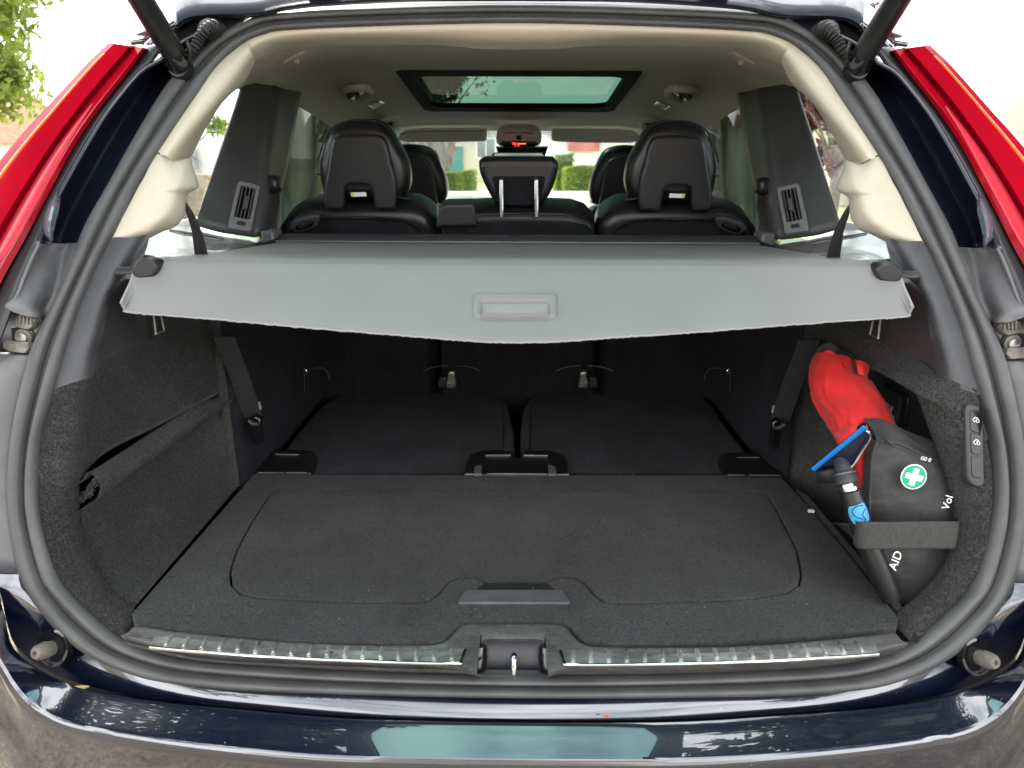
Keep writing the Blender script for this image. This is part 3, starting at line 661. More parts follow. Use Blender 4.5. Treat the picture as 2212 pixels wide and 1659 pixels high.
# left wing up to the edge of the latch recess, then a bridge over it
wing = [[p.copy() for p in r_] for r_ in rows[:-1]]
x_in = P(1026, 1400, z=.75).x
sill = gridobj('sill_trim', wing, scuffp, car, nu=3, nv=3, sharp=60)
mirror(sill)
br = []
for k, (qa, qb, qc) in enumerate([((1030, 1346), (1038, 1368), (1040, 1386)), ((1036, 1346), (1042, 1368), (1047, 1381)), ((1060, 1346), (1062, 1366), (1066, 1380)), ((1113, 1346), (1113, 1366), (1113, 1380))]):
    a = P(*qa, z=.755); b = P(*qb, z=.752); c = P(*qc, z=.748)
    br.append([a+V((0, .006, -.012)), a, b, c, c+V((0, .003, -.004)), c+V((0, .004, -.03))])
br[-1] = [V((0, p.y, p.z)) for p in br[-1]]
full_b = br+[[mirx(p) for p in r_] for r_ in br[-2::-1]]
gridobj('latch_surround', full_b, scuffp, car, nu=3, nv=3, sharp=60)
gridobj('sill_bead', [r_ for r_ in [[V((s*p.x, p.y, p.z)) for p in (P(u, v, z=.741), P(u, v+5, z=.735))] for s, l_ in ((1, [(262, 1384), (420, 1421), (620, 1434), (860, 1444), (1010, 1448), (1030, 1456), (1113, 1458)]),) for u, v in l_]], scuffp, car, nu=3)
# latch recess
lat = gridobj('latch_recess', [[V((s*.062, y, z)) for y, z in ((.945, .750), (.93, .70), (.90, .69), (.875, .71))] for s in (-1, -.95, .95, 1)], blackp, car, solid=.003)
box('latch_back', (0, .948, .715), (.11, .004, .06), blackp, lat, bev=0)
for s in (-1, 1):
    tube('latch_guide', [V((s*.048, .930, .744)), V((s*.049, .925, .728)), V((s*.048, .915, .712))], [.012, .014, .010], glossb, lat, seg=12)
    box('recess_lip', (s*.062, .915, .738), (.007, .05, .012), darkp, lat, bev=.002)
tube('striker', [V((.002, .93, .705)), V((.002, .925, .728)), V((.002, .91, .742)), V((.002, .90, .738)), V((.002, .893, .716))], .0042, chrome, lat, seg=12, n=4)
box('latch_floor_plate', (0, .915, .701), (.10, .035, .004), greyp, lat, bev=.001)
# scuff plates with raised ribs
def scuff():
    o_ = [(323, 1398), (326, 1388), (336, 1366), (341, 1364), (420, 1371), (640, 1390), (860, 1397), (1000, 1400), (1006, 1403), (1003, 1409), (994, 1428), (984, 1433), (860, 1430), (620, 1420), (420, 1406)]
    z = .7525
    s = plate('scuff_plate', [[floorpt(u, v, z) for u, v in o_]], Matrix.Translation((0, 0, z)), .003, .0009, steel, car)
    n_ = 17
    for k in range(n_):
        t_ = (k+.6)/n_; ut = 358+t_*(1000-358)-8
        def vv(u, pts):
            for (a, va), (b, vb) in zip(pts, pts[1:]):
                if a <= u <= b: return va+(vb-va)*(u-a)/(b-a)
            return pts[-1][1]
        vt = vv(ut, [(336, 1369), (420, 1375), (640, 1393), (860, 1400), (1010, 1403)]); ub = ut-16*(1-t_); vb = vv(ub, [(320, 1394), (420, 1401), (620, 1415), (860, 1425), (1010, 1428)])
        a = P(ut, vt, z=z+.001); b = P(ub, vb, z=z+.001)
        tube('rib', [a, a.lerp(b, .08), a.lerp(b, .92), b], [.0026, .0034, .0034, .0026], steel, s, seg=10)
    e = [(324, 1398), (420, 1407), (620, 1421), (860, 1431), (984, 1433.5), (995, 1429), (1005, 1405)]
    tube('plate_bright_edge', [P(u, v, z=z+.0005) for u, v in e], .0024, chrome, s, seg=8, n=3)
    return s
mir(scuff())

# ---- control panel, right mouth
c0 = [O(u, v, .004) for u, v in ((2079, 868), (2117, 876), (2085, 1046), (2121, 1058))]
c_ = sum(c0, V((0, 0, 0)))/4; ax = (c0[0]+c0[1]-c0[2]-c0[3]).normalized(); ay = (c0[1]-c0[0]+c0[3]-c0[2]).normalized()
nz_ = ax.cross(ay); nz_ = nz_ if nz_.y < 0 else -nz_
Mc = basis(c_+nz_*.006, ay, nz_); sg2 = 1 if (Mc.to_3x3() @ V((0, 1, 0))).dot(ax) > 0 else -1
for i_ in range(3): Mc[i_][1] = ax[i_]*sg2
wv = (c0[1]-c0[0]).length; hv = (c0[0]-c0[2]).length
s_ = 1 if (Mc.to_3x3() @ V((0, 1, 0))).dot(ax) > 0 else -1
pan = plate('control_panel', [rrect(wv, hv, wv*.42)], Mc, .012, .003, darkp, car)
for k, cy in enumerate((.29, .02, -.26)):
    b = plate('button', [rrect(wv*.58, hv*.255, wv*.13, cx=-wv*.01, cy=s_*hv*cy)], Mc @ Matrix.Translation((0, 0, .0012)), .004, .0009, blackp, pan)
    if k < 2:
        pts = [(-.38, -.12), (-.40, .02), (-.25, .10), (-.10, .28), (.18, .28), (.32, .10), (.42, .0), (.38, -.14), (.22, -.14), (.16, -.22), (.08, -.14), (-.12, -.14), (-.2, -.22), (-.28, -.14)]
        sc_ = wv*.46
        tube('car_icon', [Mc @ V((x*sc_, s_*(hv*(cy+.02)+y*sc_), .0018)) for x, y in pts], .0006, whitel, pan, seg=5, closed=True)
        tube('icon_key', [Mc @ V((sc_*.06, s_*(hv*(cy+.02)+y*sc_), .0018)) for y in (-.05, .18)], .0010, whitel, pan, seg=5)

# ---- 12 V socket on the bin wall
sc = P(1932, 878, x=.688)
Ms = basis(sc+V((-.004, 0, 0)), V((0, -1, 0)), V((-1, -.1, 0))); q = 1 if (Ms.to_3x3() @ V((0, 1, 0))).z > 0 else -1
so = plate('power_socket', [rrect(.10, .072, .014)], Ms, .008, .002, blackp, car)
plate('socket_flap', [rrect(.066, .056, .010)], Ms @ Matrix.Translation((0, 0, .006)), .008, .002, darkp, so)
Mt = Ms @ Matrix.Translation((0, q*-.006, .0065)) @ Matrix.Diagonal((q, q, 1, 1))
text('voltage_print', '12 V', Mt @ Matrix.Translation((0, .004, 0)), .018, white, so)
text('rating_print', 'MAX 120 W', Mt @ Matrix.Translation((0, -.009, 0)), .0095, white, so)

# ---- second row seats
pB = (1.93, 1.25, -.33)
cush = [(686, 376), (692, 412), (703, 432), (740, 437), (800, 437), (850, 433), (871, 428), (879, 416), (884, 397), (883, 372), (875, 341), (860, 314), (846, 287), (829, 270), (812, 262), (787, 258.5), (756, 260), (731, 268), (712, 282), (698, 310), (687, 347)]
shell = [(702, 451), (698, 424), (702, 389), (707, 368), (712, 330), (718, 305), (727, 295), (745, 292), (767, 291), (795, 291), (817, 293), (830, 301), (839, 324), (846, 360), (853, 380), (856, 415), (854, 451), (836, 453), (813, 454), (808, 442), (803, 415), (797, 403), (785, 400), (760, 400), (750, 402), (744, 412), (741, 451), (720, 453)]
def outer_seat():
    s = pplate('rear_seat', [(592, 560), (594, 518), (600, 498), (615, 480), (640, 464), (670, 455), (720, 451), (800, 450), (870, 451), (900, 455), (922, 467), (938, 483), (944, 500), (946, 530), (946, 720), (948, 1000), (592, 1000), (590, 720)], pB, .14, .035, leather, car, res=4)
    pplate('seat_back_panel', [(618, 560), (622, 505), (640, 487), (668, 476), (700, 472), (780, 470), (860, 474), (892, 485), (912, 500), (922, 515), (926, 540), (926, 900), (612, 900)], (1.923, 1.25, -.33), .02, .004, carpetd, s)
    pts = [(622, 505), (640, 487), (668, 476), (700, 472), (780, 470), (860, 474), (892, 485), (912, 500), (922, 518)]
    tube('seat_piping', [P(u, v, pl=(1.918, 1.25, -.33)) for u, v in pts], .0032, leather, s, seg=8, n=4)
    h = pplate('headrest', cush, (1.945, 1.25, -.10), .085, .032, leather, s, smooth_n=2, res=4)
    h2 = pplate('headrest_shell', shell, (1.915, 1.25, -.10), .028, .008, shellp, s, smooth_n=2, res=4)
    tube('headrest_piping', [P(u, v, pl=(1.95, 1.25, -.10)) for u, v in cush[:1]+cush[6:][::1]], .0022, leather, s, seg=6, n=3)
    pplate('warning_label', [(757, 416), (790, 415), (792, 424), (759, 425)], (1.929, 1.25, -.10), .001, 0, white, s)
    pplate('label_yellow_patch', [(757.5, 416.5), (763, 416.3), (763.5, 424.3), (759, 424.5)], (1.9275, 1.25, -.10), .001, 0, yellow, s)
    pplate('release_handle', [(625, 489), (632, 478), (650, 471), (674, 465), (690, 466), (691, 476), (684, 490), (668, 498), (650, 504), (634, 503)], (1.895, 1.25, -.33), .03, .006, darkp, s, res=3)
    pplate('handle_recess', [(637, 490), (645, 482), (668, 477), (678, 478), (676, 487), (662, 494), (646, 498), (638, 497)], (1.892, 1.25, -.33), .004, .001, glossb, s)
    pplate('handle_paddle', [(643, 492), (650, 484), (668, 480), (672, 482), (668, 488), (655, 493)], (1.888, 1.25, -.33), .005, .0015, blackp, s)
    return s
so_ = outer_seat(); mir(so_)
ms = pplate('rear_seat', [(948, 1000), (947, 560), (947, 500), (950, 480), (970, 466), (1000, 461), (1070, 457), (1154, 457), (1237, 460), (1267, 470), (1287, 490), (1292, 523), (1292, 560), (1292, 1000)], (1.925, 1.25, -.33), .12, .03, leather, car, res=4)
ms['label'] = 'narrow middle rear seat backrest'
pplate('seat_back_panel', [(955, 900), (953, 560), (954, 494), (975, 485), (1100, 479), (1220, 481), (1262, 488), (1278, 500), (1282, 520), (1282, 900)], (1.918, 1.25, -.33), .02, .004, carpetd, ms)
tube('seat_piping', [P(u, v, pl=(1.912, 1.25, -.33)) for u, v in [(1030, 465), (1080, 462), (1154, 462), (1230, 465), (1260, 472), (1279, 490), (1284, 515)]], .0026, leather, ms, seg=8, n=4)
stitch = spline([P(u, v, pl=(1.897, 1.25, -.33)) for u, v in [(1032, 468), (1080, 466), (1154, 466), (1228, 469), (1256, 476), (1274, 492)]], 12)
mhr = pplate('middle_headrest', [(1034, 352), (1036, 346), (1045, 341), (1062, 339), (1182, 339), (1197, 342), (1205, 350), (1206, 362), (1204, 375), (1194, 408), (1180, 432), (1166, 443), (1150, 447), (1090, 447), (1075, 442), (1062, 428), (1047, 400), (1036, 372)], (1.93, 1.25, -.05), .075, .016, leather, ms, res=4, smooth_n=2)
pplate('headrest_back', [(1064, 385), (1068, 381), (1174, 381), (1178, 385), (1170, 425), (1150, 443), (1090, 443), (1072, 425)], (1.924, 1.25, -.05), .01, .003, carpetd, ms, res=2)
tube('headrest_stitching', [P(u, v, pl=(1.927, 1.25, -.05)) for u, v in [(1040, 362), (1046, 358), (1120, 357), (1194, 358), (1200, 362)]], .0012, greyp, ms, seg=5, n=3)
for u in (1083, 1158.5):
    tube('headrest_post', [P(u, 386, y=1.900), P(u, 389, y=1.897), P(u+.3, 468, y=1.90)], [.003, .0055, .0055], chrome, ms, seg=14)
pplate('belt_outlet_box', [(943, 494), (941, 485), (947, 455), (951, 446), (965, 441), (1018, 440), (1024, 444), (1027, 460), (1029, 487), (1020, 489), (950, 491)], (1.90, 1.25, -.2), .06, .008, darkp, car, res=3)

# ---- front seats
pF = (2.85, 1.3, -.05)
def front_seat():
    s = pplate('front_seat', [(795, 700), (795, 500), (810, 470), (830, 455), (946, 452), (962, 462), (975, 480), (980, 520), (980, 700)], (2.92, 1.2, -.2), .14, .04, leather, car, res=3)
    pplate('headrest', [(797, 412), (796, 387), (808, 355), (823, 330), (840, 318), (864, 314), (891, 313), (919, 318), (936, 330), (950, 355), (962, 387), (965, 412), (960, 434), (948, 442), (812, 442), (800, 434)], (2.86, 1.3, -.05), .11, .03, leather, s, res=4, smooth_n=2)
    pplate('headrest_shell', [(812, 460), (816, 418), (824, 376), (833, 349), (848, 340), (871, 337), (905, 338), (925, 347), (935, 376), (941, 418), (947, 460), (930, 461), (924, 440), (918, 428), (842, 428), (836, 440), (832, 461)], (2.81, 1.3, -.05), .03, .008, shellp, s, res=3, smooth_n=2)
    return s
mir(front_seat())

# ---- headliner with roof window
def zc(y):
    K = [(1.42, 1.600), (1.55, 1.612), (1.75, 1.638), (2.0, 1.650), (2.6, 1.644), (3.0, 1.600), (3.3, 1.562), (3.6, 1.548), (3.85, 1.515)]
    for (a, za), (b, zb) in zip(K, K[1:]):
        if y <= b: return za+(zb-za)*(y-a)/(b-a)
    return K[-1][1]
def zs_(y): return (zc(y-.08)+zc(y)+zc(y+.08))/3
def half(y): return .60+.11*min(max((y-1.45)/.5, 0), 1)
SR = (2.48, 3.20)
def srw(y): return .365 - .0*(y-SR[0])
ys = [1.40, 1.46, 1.52, 1.60, 1.70, 1.85, 2.0, 2.2, 2.38, SR[0], 2.62, 2.75, 2.9, 3.05, SR[1], 3.32, 3.45, 3.6, 3.72, 3.84]
ts = [0, .15, .30, .45, None, .60, .70, .78, .85, .91, .96, 1.0]
vs = []; fs = []
for y in ys:
    row = []
    hw = half(y)
    for t_ in ts:
        x = srw(y) if t_ is None else t_*hw*(1 if t_ > .55 else .8)
        if t_ is not None and t_ > .55: x = srw(y)+.03+(t_-.60)/.40*(hw-srw(y)-.03)
        if t_ is not None and t_ < .55: x = srw(y)*t_/.5
        e = max(0, (x-.40)/(hw-.40)); d = .075*e**2.2 + .05*max(0, e-.8)*5*(e-.8)
        if x <= srw(y)+.035 and SR[0]-.02 < y < SR[1]+.02: d -= .004
        row.append(V((x, y, zs_(y)-d)))
    vs += [mirx(p) for p in row[:0:-1]]+row
n_ = 2*len(ts)-1; mid = len(ts)-1
for i in range(len(ys)-1):
    for j in range(n_-1):
        inx = mid-4 <= j < mid+4
        if inx and SR[0]-.001 <= ys[i] and ys[i+1] <= SR[1]+.001: continue
        a = i*n_+j; fs.append((a, a+1, a+n_+1, a+n_))
fmesh('headliner', vs, fs, liner, car, True, sharp=60)
# roof window frame and glass
zr, zf = zs_(SR[0]), zs_(SR[1]); slope = (zf-zr)/(SR[1]-SR[0])
Mr = basis(V((0, (SR[0]+SR[1])/2, (zr+zf)/2+.006)), (1, 0, 0), V((0, slope, -1)))
ln = math.hypot(SR[1]-SR[0], zf-zr)
def rl(w_, h_, r): return rrect(w_, h_, r, 6)
q2 = 1 if (Mr.to_3x3() @ V((0, 1, 0))).y > 0 else -1
rw = plate('sunroof', [rl(.745, ln+.05, .05), rrect(.66, .58, .055, 6, cy=q2*-.005)], Mr @ Matrix.Translation((0, 0, .006)), .018, .003, MT('sunroof_black', (.004, .004, .004), .8, spec=.05), car)
plate('sunroof_glass', [rl(.745, ln+.01, .05)], Mr @ Matrix.Translation((0, 0, -.017)), .005, 0, roofg, rw)
q2 = 1 if (Mr.to_3x3() @ V((0, 1, 0))).y > 0 else -1
plate('shade_cassette', [[(x, q2*y) for x, y in [(-.37, -ln/2+.0), (-.37, -ln/2+.075), (.37, -ln/2+.075), (.37, -ln/2)]]], Mr @ Matrix.Translation((0, 0, -.006)), .01, .002, rubberd, rw)
# roof skin above, with the same opening
xs2 = [-.66, -.60, -.50, -.40, -.2, 0, .2, .40, .50, .60, .66]; ys2 = [1.44, 1.6, 1.85, 2.1, 2.35, 2.48, 2.8, 3.05, 3.21, 3.4, 3.6, 3.86]
vs = [V((x, y, zs_(y)+.062-.036*min(max((y-2.5)/.5, 0), 1)-.10*abs(x)**3-(.02*max(0, abs(x)-.5)*10))) for y in ys2 for x in xs2]; fs = []
for i in range(len(ys2)-1):
    for j in range(len(xs2)-1):
        if 3 <= j < 7 and ys2[i] >= 2.4 and ys2[i+1] <= 3.22: continue
        a = i*len(xs2)+j; fs.append((a, a+1, a+len(xs2)+1, a+len(xs2)))
fmesh('roof_panel', vs, fs, navy, car, True, solid=.004)
# ---- C pillar panels with vents
cp = [[P(527, 177, x=-.70), P(560, 183, x=-.682), P(586, 188, x=-.665), P(600, 190, x=-.652), P(618, 194, x=-.656), P(647, 199, x=-.658)],
      [P(512, 222, x=-.708), P(548, 224, x=-.685), P(578, 228, x=-.662), P(594, 230, x=-.647), P(612, 232, x=-.651), P(640, 236, x=-.653)],
      [P(477, 322, x=-.72), P(520, 326, x=-.69), P(562, 330, x=-.658), P(578, 332, x=-.640), P(596, 334, x=-.643), P(622, 336, x=-.645)],
      [P(445, 415, x=-.732), P(495, 420, x=-.69), P(548, 424, x=-.650), P(566, 426, x=-.632), P(582, 428, x=-.634), P(602, 430, x=-.636)],
      [P(422, 484, x=-.74), P(478, 500, x=-.69), P(536, 508, x=-.644), P(556, 510, x=-.624), P(572, 514, x=-.624), P(592, 524, x=-.624)]]
o = gridobj('centre_pillar_trim', cp, MT('pillar_black', (.070, .074, .074), .45, bump=(700, .25, .0008), var=(12, .12)), car, nu=4, nv=4, solid=.012, off=0, sharp=70); mir(o)
CPX = [[(527, 177, -.70), (560, 183, -.682), (586, 188, -.665), (600, 190, -.652), (618, 194, -.656), (647, 199, -.658)],
       [(477, 322, -.72), (520, 326, -.69), (562, 330, -.658), (578, 332, -.640), (596, 334, -.643), (622, 336, -.645)],
       [(445, 415, -.732), (495, 420, -.69), (548, 424, -.650), (566, 426, -.632), (582, 428, -.634), (602, 430, -.636)],
       [(422, 484, -.74), (478, 500, -.69), (536, 508, -.644), (556, 510, -.624), (572, 514, -.624), (592, 524, -.624)]]
def cpoint(u, v, off=.0):   # point on the pillar panel face
    def xrow(r):
        for a, b in zip(r, r[1:]):
            if u <= b[0] or b is r[-1]: t = (u-a[0])/(b[0]-a[0]); return a[2]+(b[2]-a[2])*t, a[1]+(b[1]-a[1])*t
    best = None
    for r1, r2 in zip(CPX, CPX[1:]):
        (xa, va), (xb, vb) = xrow(r1), xrow(r2)
        if v <= vb or r2 is CPX[-1]:
            best = xa+(xb-xa)*(v-va)/(vb-va); break
    p = P(u, v, x=best); return p+(CAMP-p).normalized()*(.004+off)
def vent():
    cs = [cpoint(*q_) for q_ in ((511, 394), (559, 405), (488, 496), (538, 505))]
    c_ = sum(cs, V((0, 0, 0)))/4; ay = (cs[1]-cs[0]+cs[3]-cs[2]).normalized(); ax = (cs[0]+cs[1]-cs[2]-cs[3]).normalized(); nn = ay.cross(ax); nn = nn if nn.y < 0 else -nn
    W = ((cs[1]-cs[0]).length+(cs[3]-cs[2]).length)/2; H = (cs[0]-cs[2]).length
    Mv = basis(c_+nn*.012, ay, nn); s = 1 if (Mv.to_3x3() @ V((0, 1, 0))).dot(ax) > 0 else -1
    for i_ in range(3): Mv[i_][1] = ax[i_]*s
    fr = plate('air_vent', [rrect(W, H, .008), rrect(W*.66, H*.68, .004, cy=s*H*.08)], Mv, .010, .003, MT('vent_grey', (.22, .225, .225), .4, bump=(900, .1, .0005)), car)
    plate('vent_depth', [rrect(W*.70, H*.71, .004, cy=s*H*.08)], Mv @ Matrix.Translation((0, 0, -.007)), .004, 0, MT('vent_dark', (.003, .003, .003), .9, spec=.05), fr)
    for k in range(4):
        x = (-.24+.16*k)*W
        plate('vent_slat', [[(x-.0016, s*H*.08-H*.33), (x+.0016, s*H*.08-H*.33), (x+.0016, s*H*.08+H*.33), (x-.0016, s*H*.08+H*.33)]], Mv @ Matrix.Translation((0, 0, -.001)), .006, .0006, greyp, fr)
    plate('vent_slider', [rrect(W*.20, H*.26, .003, cx=0, cy=s*H*.06)], Mv @ Matrix.Translation((0, 0, .006)), .010, .002, greyp, fr)
    plate('vent_wheel', [rrect(W*.36, H*.075, .003, cx=0, cy=-s*H*.38)], Mv @ Matrix.Translation((0, 0, .003)), .005, .0015, darkp, fr)
    return fr
mir(vent())
# belt height adjuster, guide and belt
def belt():
    b = tube('seat_belt', [cpoint(587, 400, .012), cpoint(590, 440, .03), cpoint(582, 485, .035), cpoint(588, 525, .03)], .017, nylon, car, seg=10, n=4, flat=(1, .12, V((0, -1, 0))))
    box('belt_guide', cpoint(586, 398, .022), (.050, .05, .044), blackp, b, bev=.013)
    box('belt_guide_cap', cpoint(586, 384, .020), (.032, .04, .012), darkp, b, bev=.005)
    fp_ = gridobj('height_adjuster', [[cpoint(592, 318, .002), cpoint(610, 320, .002)], [cpoint(588, 345, .002), cpoint(607, 347, .002)], [cpoint(577, 374, .002), cpoint(604, 374, .002)]], MT('adjuster_grey', (.13, .125, .11), .7), b, solid=.003)
    return b
mir(belt())

# ---- quarter shelves
sh = [[P(262, 540, x=-.655), P(325, 556, x=-.645), P(420, 556, z=1.236), P(480, 553, z=1.234)],
      [P(300, 527, x=-.70), P(350, 535, x=-.68), P(430, 541, x=-.62), P(505, 541, x=-.575)],
      [P(345, 500, x=-.74), P(390, 512, x=-.71), P(470, 524, x=-.65), P(560, 528, x=-.58)],
      [P(360, 485, x=-.775), P(420, 489, x=-.75), P(500, 508, x=-.68), P(600, 521, x=-.60)]]
shelfm = MT('shelf_plastic', (.12, .12, .118), .24, coat=.3, bump=(6, .2, .01), var=(10, .1))
o = gridobj('side_shelf', sh, shelfm, car, nu=4, nv=4, solid=.02, off=-1, sharp=60); mir(o)
def grille():
    g = gridobj('shelf_vent', [[P(366, 499, z=1.2585), P(450, 511, z=1.245)], [P(400, 508, z=1.254), P(484, 521, z=1.239)]], rubberd, car, solid=.004)
    for k in range(9):
        t_ = k/8; a = P(366+84*t_, 499+12*t_, z=1.261-.0135*t_); b = P(400+84*t_, 508+13*t_, z=1.2565-.0150*t_)
        tube('vent_bar', [a, b], .0014, greyp, g, seg=5)
    return g
mir(grille())
# webbing strap hanging from the pillar to the cover corner
def strapf():
    a = [P(400, 437, y=1.26), P(410, 460, y=1.27), P(425, 500, y=1.30), P(436, 553, y=1.33)]
    r_ = [.002, .006, .009, .0125]
    return tube('retaining_strap', a, r_, nylon, car, seg=8, n=4, flat=(1, .25, V((0, -1, 0))))
mir(strapf())

# ---- rear door windows, curtains, window frames, glass
def door():
    fr = tube('window_frame', [P(648, 214, x=-.715), P(690, 236, x=-.715), P(738, 262, x=-.715), P(752, 285, x=-.72), P(760, 400, x=-.745), P(762, 520, x=-.76)], .014, blackp, car, seg=8, n=3)
    tube('curtain_rail', [P(648, 222, x=-.705), P(690, 243, x=-.705), P(728, 263, x=-.705)], .006, blackp, fr, seg=8)
    box('rail_clip', P(686, 236, x=-.70), (.012, .03, .016), white, fr, bev=.003)
    rows = []
    for v_, ztop in ((0, 0), (.33, 0), (.66, 0), (1, 0)):
        row = []
        for k in range(25):
            t_ = k/24; y = 2.25+t_*1.15; wob = .012*math.sin(t_*38+v_*1.5)*(.5+.5*v_)+.006*math.sin(t_*17)
            zt = 1.575-.05*t_; z = zt+(1.12-zt)*v_
            row.append(V((-.715-.05*v_+wob, y+.03*v_*math.sin(t_*9), z)))
        rows.append(row)
    gridobj('window_curtain', rows, shade, fr, nu=3, nv=2, sharp=180)
    gridobj('door_glass', [[V((-.745, y, 1.60)) for y in (2.15, 3.45)], [V((-.79, y, 1.10)) for y in (2.15, 3.45)]], tintg, fr, solid=.004)
    gridobj('door_card', [[V((-.76, y, 1.12)) for y in (1.9, 3.9)], [V((-.76, y, .45)) for y in (1.9, 3.9)]], darkp, fr, solid=.03)
    box('front_pillar_post', (-.735, 3.47, 1.33), (.05, .16, .56), darkp, fr, bev=.01)
    gridobj('front_door_glass', [[V((-.745, y, 1.56)) for y in (3.55, 4.0)], [V((-.79, y, 1.10)) for y in (3.55, 4.5)]], tintg, fr, solid=.004)
    return fr
mir(door())
def quarter():
    g = gridobj('quarter_glass', [[V((-.735, y, 1.64)) for y in (1.60, 2.15)], [V((-.80, y, 1.255)) for y in (1.45, 1.95)]], glass, car, solid=.003)
    return g
mir(quarter())
# outer body sides so that the cabin is closed
def side():
    rows = [[V((-.76, 1.10, .70)), V((-.80, 1.14, .74)), V((-.88, 1.28, .74)), V((-.93, 1.6, .72)), V((-.95, 3.0, .72)), V((-.94, 4.6, .70)), V((-.80, 5.35, .68))],
            [V((-.76, 1.20, 1.10)), V((-.80, 1.25, 1.12)), V((-.86, 1.38, 1.13)), V((-.89, 1.7, 1.12)), V((-.90, 3.0, 1.08)), V((-.88, 4.6, 1.0)), V((-.74, 5.25, .90))]]
    low_ = [[p+V((.0, .0, -.42)) for p in rows[0]]]
    b = gridobj('body_side', low_+rows, navy, car, nu=3, nv=4, solid=.004, off=0)
    gridobj('window_ledge', [[V((-.90, y, 1.105)) for y in (1.7, 4.4)], [V((-.77, y, 1.115)) for y in (1.7, 4.4)]], blackp, b, solid=.006)
    gridobj('roof_rail_panel', [[V((-.64, y, 1.73 if y < 3.6 else 1.62)) for y in (1.9, 2.1, 2.8, 3.6, 3.95)], [V((-.73, y, 1.66 if y < 3.6 else 1.56)) for y in (1.9, 2.1, 2.8, 3.6, 3.95)], [V((-.70, y, 1.575 if y < 3.6 else 1.50)) for y in (1.92, 2.1, 2.8, 3.6, 3.95)]], navy, b, solid=.004)
    gridobj('ledge_panel', [[V((-.80, y, 1.255)) for y in (1.32, 1.95)], [V((-.89, y, 1.12)) for y in (1.36, 1.95)]], navy, b, solid=.004)
    return b
mir(side())
for s in (-1, 1):
    for y in (1.75, 4.6):
        wv_ = tube('wheel', [V((s*.80, y, .36)), V((s*.80, y, .36))+V((s*.13, 0, 0))], .36, rubberd, car, seg=32)
        tube('wheel_rim', [V((s*.90, y, .36)), V((s*.935, y, .36))], .23, steel, wv_, seg=24)
gridobj('underbody', [[V((x, y, .32)) for y in (1.1, 5.2)] for x in (-.85, .85)], rubberd, car, solid=.02)
gridobj('cabin_floor', [[V((x, y, .50)) for y in (1.05, 4.6)] for x in (-.74, .74)], carpetd, car, solid=.02)
gridobj('bonnet', [[V((x, 4.35, .99-.05*x*x)) for x in (-.85, -.4, 0, .4, .85)], [V((x, 4.9, .955-.06*x*x)) for x in (-.85, -.4, 0, .4, .85)], [V((x, 5.35, .85-.08*x*x)) for x in (-.78, -.4, 0, .4, .78)], [V((x, 5.45, .5)) for x in (-.75, -.4, 0, .4, .75)]], navy, car, nu=3, solid=.004)
gridobj('dashboard', [[V((x, 3.75, .98)) for x in (-.74, 0, .74)], [V((x, 3.85, 1.04)) for x in (-.74, 0, .74)], [V((x, 4.40, 1.00)) for x in (-.74, 0, .74)], [V((x, 4.42, .5)) for x in (-.74, 0, .74)]], darkp, car, nu=2, solid=.01)
gridobj('windscreen', [[V((x, 3.82-.10*x*x, 1.53)) for x in (-.66, -.3, 0, .3, .66)], [V((x, 4.45-.18*x*x, 1.00)) for x in (-.78, -.4, 0, .4, .78)]], glass, car, nu=2, nv=2, solid=.004)
for s in (-1, 1): tube('windscreen_pillar', [V((s*.68, 3.76, 1.53)), V((s*.745, 4.1, 1.30)), V((s*.80, 4.42, 1.02))], [.035, .035, .04], liner, car, seg=10)

# ---- sun visors, console, mirror
def visor(l_, sx):
    s = pplate('sun_visor', l_, (3.66, 1.5, -.4), .022, .007, liner, car, res=3)
    return s
vL = visor([(858, 303), (862, 292), (875, 283), (910, 280), (1048, 279), (1052, 284), (1051, 303), (1044, 306), (985, 308), (885, 308)], -1); mir(vL)
tube('visor_seam', [P(u, v, pl=(3.637, 1.5, -.4)) for u, v in [(865, 291), (880, 286), (910, 284), (1048, 283)]], .002, greyp, vL, seg=6, n=2)
pplate('visor_label', [(1261, 295), (1323, 296), (1323, 303), (1261, 302)], (3.63, 1.5, -.4), .001, 0, white, car)
con = pplate('roof_console', [(1072, 305), (1073, 290), (1082, 280), (1100, 277), (1140, 277), (1158, 281), (1169, 292), (1170, 306), (1165, 315), (1150, 319), (1090, 319), (1076, 314)], (3.42, 1.5, -.25), .10, .018, liner, car, res=4, smooth_n=2)
pplate('display_bezel', [(1079, 312), (1086, 306), (1158, 307), (1164, 312), (1154, 318), (1090, 318)], (3.395, 1.5, -.25), .02, .004, glossb, con)
for (a, b, c_, d, mm) in [(1107, 308.5, 1115, 312, redled), (1116, 309.5, 1119, 311.5, redled), (1118, 312.5, 1122, 316, redled), (1112, 313, 1114, 316, redled), (1120, 309.7, 1136, 311.2, ambled)]:
    pplate('display_segment', [(a, b), (c_, b), (c_, d), (a, d)], (3.372, 1.5, -.25), .001, 0, mm, con)
pplate('console_lens', [(1085, 287), (1092, 284), (1150, 285), (1156, 288), (1150, 290), (1092, 289)], (3.398, 1.5, -.25), .006, .001, chrome, con)
pplate('console_switch', [(1115, 293), (1126, 293), (1126, 302), (1115, 302)], (3.398, 1.5, -.25), .006, .001, glossb, con)
pplate('sensor_housing', [(1070, 318), (1185, 318), (1176, 345), (1080, 345)], (3.8, 1.45, -.4), .05, .01, glossb, car)
mrr = pplate('rear_view_mirror', [(1062, 333), (1068, 329), (1172, 329), (1178, 333), (1178, 352), (1170, 362), (1070, 362), (1062, 352)], (3.45, 1.4, 0), .03, .006, blackp, car)
